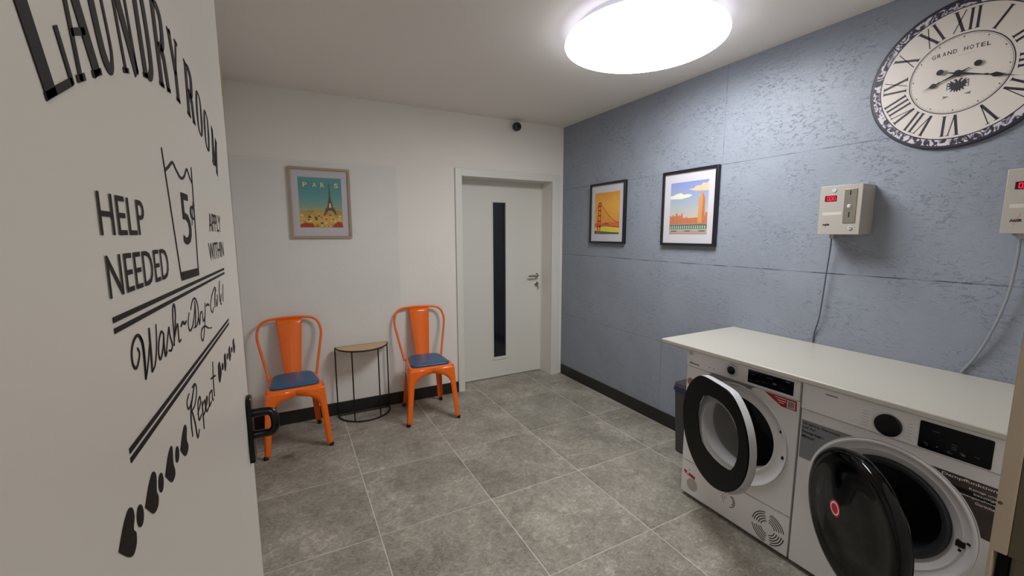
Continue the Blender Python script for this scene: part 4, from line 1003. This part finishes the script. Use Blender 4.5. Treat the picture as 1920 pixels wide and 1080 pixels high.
# U x V must point along Nv:  Dv x Z
wc = (.04, .02)
ow = resample_by_angle(outline(Rr, cut, 160), 96, *wc); iw = resample_by_angle(DRYER_WINDOW, 96, *wc)
sgn = 1 if Dv.cross(Z).dot(Nv) > 0 else -1
def T(t): return t * sgn
dd_ = MB().ring(ow, iw, Cd, Dv, Z, T(.022), T(.030))
dro = obj('door', dd_, 'ring_black', td, bevel=.002, label='satin black door ring')
ow2 = resample_by_angle(outline(Rr + .001, cut + .001, 160), 96, *wc); ow3 = resample_by_angle(outline(Rr - .012, cut - .012, 160), 96, *wc)
rim = MB().ring(ow2, ow3, Cd, Dv, Z, T(-.012), T(.0225))
obj('door_rim', rim, 'silver', dro, bevel=.003, label='silver door edge')
inr = [(a * .74 + .005, b_ * .74 - .02) for a, b_ in resample_by_angle(outline(Rr, cut + .05, 160), 96)]
inn = MB().ring(resample_by_angle(outline(Rr - .012, cut - .012, 160), 96), resample_by_angle([(.165 * math.cos(2 * math.pi * k / 60) , .165 * math.sin(2 * math.pi * k / 60)) for k in range(60)], 96), Cd - Z * .03, Dv, Z, T(-.022), T(-.008))
obj('inner_frame', inn, 'appliance_grey', dro, bevel=.003)
obj('window_pane', MB().prism([(a * .99 + .0004, b_ * .99 + .0002) for a, b_ in iw], Cd, Dv, Z, T(.0235), T(.027)), 'glass', dro, smooth=False, label='clear smoky pane')
hg = MB().box(-.012, .012, -.02, .02, -.05, .05)
hm = MB()
hm.tube([hv + Z * (zc_ - .09) + Nv * .0, hv + Z * (zc_ + .03) + Nv * .0], .012, 12)
hm.box(XF - .06, XF - .001, -2.205, -2.180, zc_ - .085, zc_ + .025)
obj('door_hinge', hm, 'appliance_grey', dro)

# ---------------- washing machine (right)
mA, mB_ = -2.726, -3.322
wm = thing('washing_machine', 'white washing machine with a glossy black round door ajar, beside the doorway', 'washing machine', (-.32, (mA + mB_) / 2, 0))
pw = (-3.034, .472)
cabinet(wm, mA, mB_, pw[0], pw[1], .258, .752)
Ow = Vector((XF, pw[0], pw[1]))
pr_ = MB().lathe([(.2565, -.002), (.258, .005), (.256, .010), (.250, .011), (.244, .006), (.238, -.002), (.222, -.012), (.216, -.010), (.210, -.016), (.190, -.026), (.186, -.030)], Ow, -X, 80)
obj('door_surround', pr_, 'appliance', wm, angle=60, label='stepped pale ring round the drum opening')
gk = MB().lathe([(.186, -.030), (.182, -.020), (.172, -.018), (.160, -.026), (.154, -.045), (.158, -.08), (.150, -.12)], Ow, -X, 72)
obj('gasket', gk, 'gasket', wm, angle=60, label='dark rubber gasket')
dm = MB().lathe([(.150, -.12), (.24, -.13), (.24, -.46), (.23, -.48), (.001, -.49)], Ow, -X, 64)
for k in range(3):
    a = R(65 + 120 * k)
    c = Vector((0, math.cos(a), math.sin(a))); n2 = Vector((0, -math.sin(a), math.cos(a))); o_ = Ow + c * .235
    dm.add([o_ + X * .15 - n2 * .035, o_ + X * .15 + n2 * .035, o_ + X * .15 - c * .06, o_ + X * .45 - n2 * .035, o_ + X * .45 + n2 * .035, o_ + X * .45 - c * .06], [(0, 1, 2), (3, 5, 4), (0, 2, 5, 3), (1, 4, 5, 2)])
obj('drum', dm, 'drum', wm, angle=50)
XP = XF - .016
cp = MB().box(XP, XF + .03, mB_ + .001, mA - .001, .757, .8775)
cpo = obj('control_panel', cp, 'appliance', wm, bevel=.007, bseg=3)
obj('dial', MB().lathe([(.041, 0), (.041, .010), (.038, .0125)], (XP, -3.030, .806), -X, 40, end_cap=True), 'black_plastic', cpo, label='large black dial')
def rrect(u0, u1, v0, v1, r, n_=5):
    out = []
    for cx, cy, a0 in ((u1 - r, v0 + r, -90), (u1 - r, v1 - r, 0), (u0 + r, v1 - r, 90), (u0 + r, v0 + r, 180)):
        for k in range(n_ + 1): a = R(a0 + 90 * k / n_); out.append((cx + r * math.cos(a), cy + r * math.sin(a)))
    return out
pm = MB().prism(rrect(3.116, 3.294, .764, .862, .005), (XP, 0, 0), mY, Z, .0003, .0022); O_ = Vector((XP, 0, 0))
random.seed(5)
for (a, b_, w_, h_) in ((3.13, .785, .012, .002), (3.135, .779, .008, .0015), (3.163, .782, .005, .004), (3.19, .776, .014, .0018), (3.192, .781, .008, .0015), (3.222, .788, .010, .0018), (3.225, .781, .01, .005), (3.255, .79, .012, .0018), (3.20, .808, .014, .0018), (3.20, .80, .012, .0018), (3.20, .793, .014, .0018), (3.15, .835, .02, .0015)):
    pm.prism(rect(a, a + w_, b_, b_ + h_), O_, mY, Z, .0023, .0026, 1)
obj('display', pm, ['display', 'display_mark'], cpo, smooth=False, weld=False)
mk = MB()
for k in range(6):
    mk.prism(rect(2.945 + (k % 2) * .004, 2.970, .775 + k * .0115, .777 + k * .0115), O_, mY, Z, .0003, .0006)
    mk.prism(rect(3.084, 3.100 - (k % 2) * .004, .775 + k * .0115, .777 + k * .0115), O_, mY, Z, .0003, .0006)
mk.prism(rect(2.818, 2.862, .850, .8545), O_, mY, Z, .0003, .0006, 1)
obj('panel_print', mk, ['appliance_grey', 'grey_ink'], cpo, smooth=False, weld=False)
def arc_pts(cu, cv, r, a0, a1, n_=14): return [(cu + r * math.cos(R(a0 + (a1 - a0) * k / n_)), cv + r * math.sin(R(a0 + (a1 - a0) * k / n_))) for k in range(n_ + 1)]
Of = (XF, 0, 0)
# grey sticker to the left of the door; its edge follows the ring
cu, cv = 3.034, .472
a_s = math.degrees(math.atan2(.705 - cv, 2.935 - cu)); a_e = 167
sg = MB().prism([(2.731, .5305), (2.731, .705)] + [(2.915, .7095), (2.935, .7045)][:2] + arc_pts(cu, cv, .262, a_s + 3, a_e, 14), Of, mY, Z, .0004, .0009, 0)
for s_, a, b_, w_, h_ in (('10 Jahre Garantie', 2.737, .684, .140, .0125), ('auf den', 2.737, .6695, .052, .0085), ('Inverter-', 2.737, .647, .085, .0135), ('Motor', 2.737, .626, .050, .0135)):
    sg.text(s_, Vector(Of) + mY * a + Z * b_, mY, Z, w=w_, h=h_, t=.0012, m=1, bold=.03)
obj('guarantee_sticker', sg, ['sticker_grey', 'clock_black'], wm, smooth=False, weld=False, label='grey sticker with black print')
sg = MB().prism([(3.318, .705), (3.150, .705)] + arc_pts(cu, cv, .262, 60, 11, 14) + [(3.300, .520), (3.318, .520)], Of, mY, Z, .0004, .0009, 0)
sg.prism([(3.318, .66), (3.205, .668), (3.23, .65), (3.318, .635)], Of, mY, Z, .0009, .0010, 2)
for s_, a, b_, w_, h_ in (('Dampffunktion', 3.182, .687, .130, .0125), ('Reinigt und', 3.250, .668, .064, .0085), ('beseitigt', 3.262, .654, .052, .0085), ('unangenehme', 3.232, .641, .080, .0085), ('Ger\u00fcche', 3.268, .626, .044, .009)):
    sg.text(s_, Vector(Of) + mY * a + Z * b_, mY, Z, w=w_, h=h_, t=.0012, m=1, bold=.01)
obj('steam_sticker', sg, ['sticker_photo', 'white_ink', 'clock_black'], wm, smooth=False, weld=False, label='dark brown photo sticker with white print')
for a, b_, c_, d_, t_ in ((3.235, 3.259, .452, .473, -.0065), (3.262, 3.272, .474, .481, -.001), (3.243, 3.251, .436, .443, -.0065)):
    obj('latch_hole', MB().prism(rrect(a, b_, c_, d_, .002), (XF, 0, 0), mY, Z, -.02, t_), 'void', wm, smooth=False)

# --- washer door, swung about 36 degrees
th = .623; hv = Vector((-.637, -2.823, 0)); Rr, zc_ = .252, .471
Dv = Vector((-math.sin(th), -math.cos(th), 0)); Nv = Vector((-math.cos(th), math.sin(th), 0))
Cw = hv + Dv * Rr + Z * zc_
dwr = MB().lathe([(.150, -.012), (.236, -.012), (.248, -.004), (Rr, .010), (Rr, .028), (.2475, .0365), (.236, .041), (.214, .043), (.208, .0415), (.16, .049), (.10, .0545), (.05, .057), (.001, .058)], Cw, Nv, 96)
do = obj('door', dwr, 'gloss_black', wm, angle=60, label='domed glossy black door')
bl = MB().lathe([(.152, -.012), (.150, -.03), (.140, -.07), (.120, -.09), (.06, -.10), (.001, -.102)], Cw, Nv, 64)
obj('glass_bowl', bl, 'glass', do, angle=80)
obj('bowl_ring', MB().lathe([(.16, -.012), (.157, -.018), (.150, -.018), (.148, -.010)], Cw, Nv, 64), 'silver', do)
Bc = Cw + Nv * .0
bdg = MB()
nn = Nv.normalized()
def on_dome(u, v): # badge position on the dome
    return Cw + Dv * u + Z * v
bp_ = on_dome(-.034, .020)
bdg.lathe([(.030, .0540), (.030, .0586)], bp_, Nv, 28, end_cap=True, m=0); bdg.lathe([(.024, .0586), (.024, .0590)], bp_, Nv, 28, end_cap=True, m=1)
bdg.lathe([(.019, .0590), (.019, .0593)], bp_, Nv, 28, end_cap=True, m=2)
obj('round_badge', bdg, ['red', 'white_ink', 'red'], do, smooth=False, weld=False, label='red and white round badge')
hm = MB().tube([hv + Z * (zc_ - .07), hv + Z * (zc_ + .05)], .010, 12)
hm.box(XF - .03, XF - .001, -2.835, -2.812, zc_ - .065, zc_ + .045)
obj('door_hinge', hm, 'appliance_grey', do)

# ================================================================== trash bin
bn = thing('trash_bin', 'dark grey waste bin between the blue wall and the dryer', 'waste bin', (-.14, -1.89, 0))
def taper_box(x0, x1, y0, y1, z0_, z1_, k, m_=0):
    mb = MB(); cx, cy = (x0 + x1) / 2, (y0 + y1) / 2
    P = lambda s_: [(cx + (x0 - cx) * s_, cy + (y0 - cy) * s_), (cx + (x1 - cx) * s_, cy + (y0 - cy) * s_), (cx + (x1 - cx) * s_, cy + (y1 - cy) * s_), (cx + (x0 - cx) * s_, cy + (y1 - cy) * s_)]
    a, b_ = P(k), P(1)
    mb.add([(p[0], p[1], z0_) for p in a] + [(p[0], p[1], z1_) for p in b_], [(3, 2, 1, 0), (4, 5, 6, 7), (0, 1, 5, 4), (1, 2, 6, 5), (2, 3, 7, 6), (3, 0, 4, 7)])
    return mb
bx0, bx1, by0, by1 = -.262, -.030, -2.06, -1.748
obj('bin_body', taper_box(bx0, bx1, by0, by1, .002, .452, .88), 'bin', bn, bevel=.012, bseg=3)
obj('bin_bag', MB().box(bx0 - .004, bx1 + .004, by0 - .004, by1 + .004, .444, .462), 'bin_bag', bn, bevel=.004, label='strip of blue bag under the lid')
obj('bin_lid', taper_box(bx0 + .004, bx1 - .004, by0 + .002, by1 - .002, .462, .505, 1.06), 'bin', bn, bevel=.010, bseg=3)

# ================================================================== chairs
def make_chair():
    t_ = thing('metal_chair', '', 'chair')
    SF, SR, yF, yR, zs = .182, .150, -.205, .150, .458       # seat half widths, front and rear
    FF, FR, yf, yr = .214, .176, -.232, .215                # feet
    # seat pan
    def seat_outline(g=0, n_=6, r=.045):
        c = [(-SF - g, yF - g), (SF + g, yF - g), (SR + g, yR + g), (-SR - g, yR + g)]; out = []
        for i in range(4):
            p, q, s_ = Vector(c[i - 1]), Vector(c[i]), Vector(c[(i + 1) % 4])
            a = q + (p - q).normalized() * r; b2 = q + (s_ - q).normalized() * r
            for k in range(n_ + 1):
                u = k / n_; out.append(tuple(a * (1 - u) ** 2 + q * 2 * u * (1 - u) + b2 * u * u))
        return out
    o0, o1, o2 = seat_outline(0), seat_outline(-.006), seat_outline(.0)
    n_ = len(o0)
    vs = [(a, b_, zs) for a, b_ in seat_outline(-.012)] + [(a, b_, zs - .002) for a, b_ in seat_outline(-.004)] + [(a, b_, zs - .008) for a, b_ in seat_outline(.0)] + [(a * 1.012, b_ * 1.012, zs - .050) for a, b_ in seat_outline(.0)] + [(a * .99, b_ * .99, zs - .050) for a, b_ in seat_outline(.0)]
    fs = [tuple(range(n_))]
    for L_ in range(4):
        for i in range(n_): j = (i + 1) % n_; fs.append((L_ * n_ + i, L_ * n_ + j, (L_ + 1) * n_ + j, (L_ + 1) * n_ + i))
    fs += [(4 * n_ + i, 4 * n_ + (i + 1) % n_, i, 0) for i in ()]
    obj('seat', MB().add(vs, fs), 'orange', t_, local=True, angle=40)
    # legs: pressed L-shaped sheet, flanges widening upwards into an arch
    def leg(sx, front):
        top = Vector((sx * (SF + .001 if front else SR + .001), (yF - .001) if front else (yR + .001), zs - .012))
        bot = Vector((sx * (FF if front else FR), yf if front else yr, .012))
        half = SF if front else SR
        rows = 22; vs, fs = [], []
        sy = 1 if front else -1
        for i in range(rows + 1):
            u = i / rows
            z_ = bot.z + (top.z - bot.z) * u
            c = bot.lerp(top, u)
            # belly: slight outward curve near the top
            w0 = .034 + .016 * u
            g = 0
            if z_ > .30:
                q = min(1, (z_ - .30) / .106); g = 1 - math.sqrt(max(0, 1 - q ** 2.2))
            wf = w0 + (abs(c.x) - w0 - .0) * g               # towards the middle of the front
            ws = w0 + ((yR - yF) / 2 - w0) * g
            for (dx, dy) in ((-sx * wf, 0), (-sx * wf * .5, 0), (-sx * .010, 0), (-sx * .003, sy * .003), (0, sy * .010), (0, sy * ws * .5), (0, sy * ws)):
                vs.append((c.x + dx, c.y + dy, z_))
        for i in range(rows):
            for k in range(6): fs.append((i * 7 + k, i * 7 + k + 1, (i + 1) * 7 + k + 1, (i + 1) * 7 + k))
        lo = obj('leg', MB().add(vs, fs), 'orange', t_, local=True, angle=50, weld=False)
        s_ = lo.modifiers.new('solid', 'SOLIDIFY'); s_.thickness = .0025; s_.offset = 0
        # rolled rib down the corner
        fc = MB().tube([(bot.x - sx * .009, bot.y + sy * .009, .0005), (bot.x - sx * .009, bot.y + sy * .009, .020)], [.016, .0165], 12)
        obj('foot_cap', fc, 'rubber', lo, local=True)
    for sx in (-1, 1):
        leg(sx, True); leg(sx, False)
    # back hoop
    yb, yt, zt = yR - .008, yR + .12, .876
    def hp(u, v): # u half width position, v height 0..1 -> tilt backwards
        return (u, yb + (yt - yb) * v ** .9, zs - .03 + (zt - zs + .03) * v)
    L_ = [(-.160, 0), (-.182, .25), (-.204, .5), (-.218, .68), (-.216, .80), (-.196, .91), (-.155, .972), (-.09, .994), (0, 1), (.09, .994), (.155, .972), (.196, .91), (.216, .80), (.218, .68), (.204, .5), (.182, .25), (.160, 0)]
    obj('back_hoop', MB().tube(catmull([hp(a, b_) for a, b_ in L_], 5), .0095, 12), 'orange', t_, local=True)
    # splat with shallow pressed centre
    vs, fs = [], []; rows = 12
    for i in range(rows + 1):
        v = i / rows; hw = .055 + (.090 - .055) * v
        for k, uu in enumerate((-1, -.86, -.8, 0, .8, .86, 1)):
            x_, y_, z_ = hp(uu * hw, v * .985 + .0)
            d = -.004 if abs(uu) < .84 and .08 < v < .95 else 0
            vs.append((x_, y_ + d - .002, z_ + (.0 if v > 0 else .005)))
    for i in range(rows):
        for k in range(6): fs.append((i * 7 + k, i * 7 + k + 1, (i + 1) * 7 + k + 1, (i + 1) * 7 + k))
    sp = obj('back_splat', MB().add(vs, fs), 'orange', t_, local=True, angle=60)
    s_ = sp.modifiers.new('solid', 'SOLIDIFY'); s_.thickness = .003; s_.offset = 0
    # cross brace under the seat
    br = MB()
    for sx in (-1, 1):
        br.tube([(sx * .185, -.205, .235 + (.004 if sx > 0 else -.004)), (-sx * .155, .185, .235 + (.004 if sx > 0 else -.004))], .0045, 8)
    # cushion outline shared
    return t_, seat_outline
def copy_tree(o, parent=None):
    c = o.copy(); COL.objects.link(c); c.parent = parent
    for ch in list(o.children): copy_tree(ch, c)
    return c
chA, seat_outline = make_chair()
chB = copy_tree(chA)
for c_, loc, rz, lab in ((chA, (-2.587, -.318, 0), R(1.8), 'orange metal chair nearest the open door, partly behind its handle'), (chB, (-1.590, -.308, 0), R(-4.0), 'orange metal chair standing beside the white door')):
    c_.location = loc; c_.rotation_euler = (0, 0, rz); c_['label'] = lab; c_['group'] = 'orange metal chairs'
# cushions lie on the seats: things of their own
def make_cushion():
    o = seat_outline(-.022, 6, .06); n_ = len(o)
    vs = []
    for k, h_ in ((1.0, .4605), (1.012, .465), (1.012, .470), (.985, .4755), (.93, .479), (.6, .4815)): vs += [(a * k, (b_ + .01) * k - .01 * k + .0, h_) for a, b_ in o]
    fs = [tuple(range(n_))[::-1], tuple(range(5 * n_, 6 * n_))]
    for L_ in range(5):
        for i in range(n_): j = (i + 1) % n_; fs.append((L_ * n_ + i, L_ * n_ + j, (L_ + 1) * n_ + j, (L_ + 1) * n_ + i))
    return obj('seat_cushion', MB().add(vs, fs), 'cushion', None, local=True, angle=70)
cuA = make_cushion(); cuB = cuA.copy(); COL.objects.link(cuB)
for c_, src, lab in ((cuA, chA, 'thin blue cushion on the orange chair nearest the open door'), (cuB, chB, 'thin blue cushion on the orange chair beside the white door')):
    c_.location = src.location; c_.rotation_euler = src.rotation_euler; tag(c_, lab, 'cushion', 'blue seat cushions')

# ================================================================== half-round side table
tc_ = Vector((-2.071, -.048, 0)); rt_ = .209; zt_ = .594
st_ = thing('side_table', 'half-round side table with a pale wood top and thin black metal legs', 'side table', tuple(tc_))
def halfring(r, z_, n_=28): return [(tc_.x + r * math.cos(math.pi + math.pi * k / n_), tc_.y + r * math.sin(math.pi + math.pi * k / n_), z_) for k in range(n_ + 1)]
tp = MB(); pp = [(p[0] - tc_.x, p[1] - tc_.y) for p in halfring(rt_ - .004, 0)]
tp.prism(pp, (tc_.x, tc_.y, zt_ - .008), X, Y, 0, .009)
obj('table_top', tp, 'wood_top', st_, bevel=.001)
obj('top_rim', MB().tube(halfring(rt_, zt_ - .004), .0062, 10, closed=True), 'matte_black', st_)
obj('base_ring', MB().tube(halfring(rt_, .0068), .0062, 10, closed=True), 'matte_black', st_)
for a in (180, 241, 299, 360):
    x_, y_ = tc_.x + rt_ * math.cos(R(a)), tc_.y + rt_ * math.sin(R(a))
    obj('leg', MB().tube([(x_, y_, .006), (x_, y_, zt_ - .006)], .0052, 10), 'matte_black', st_)
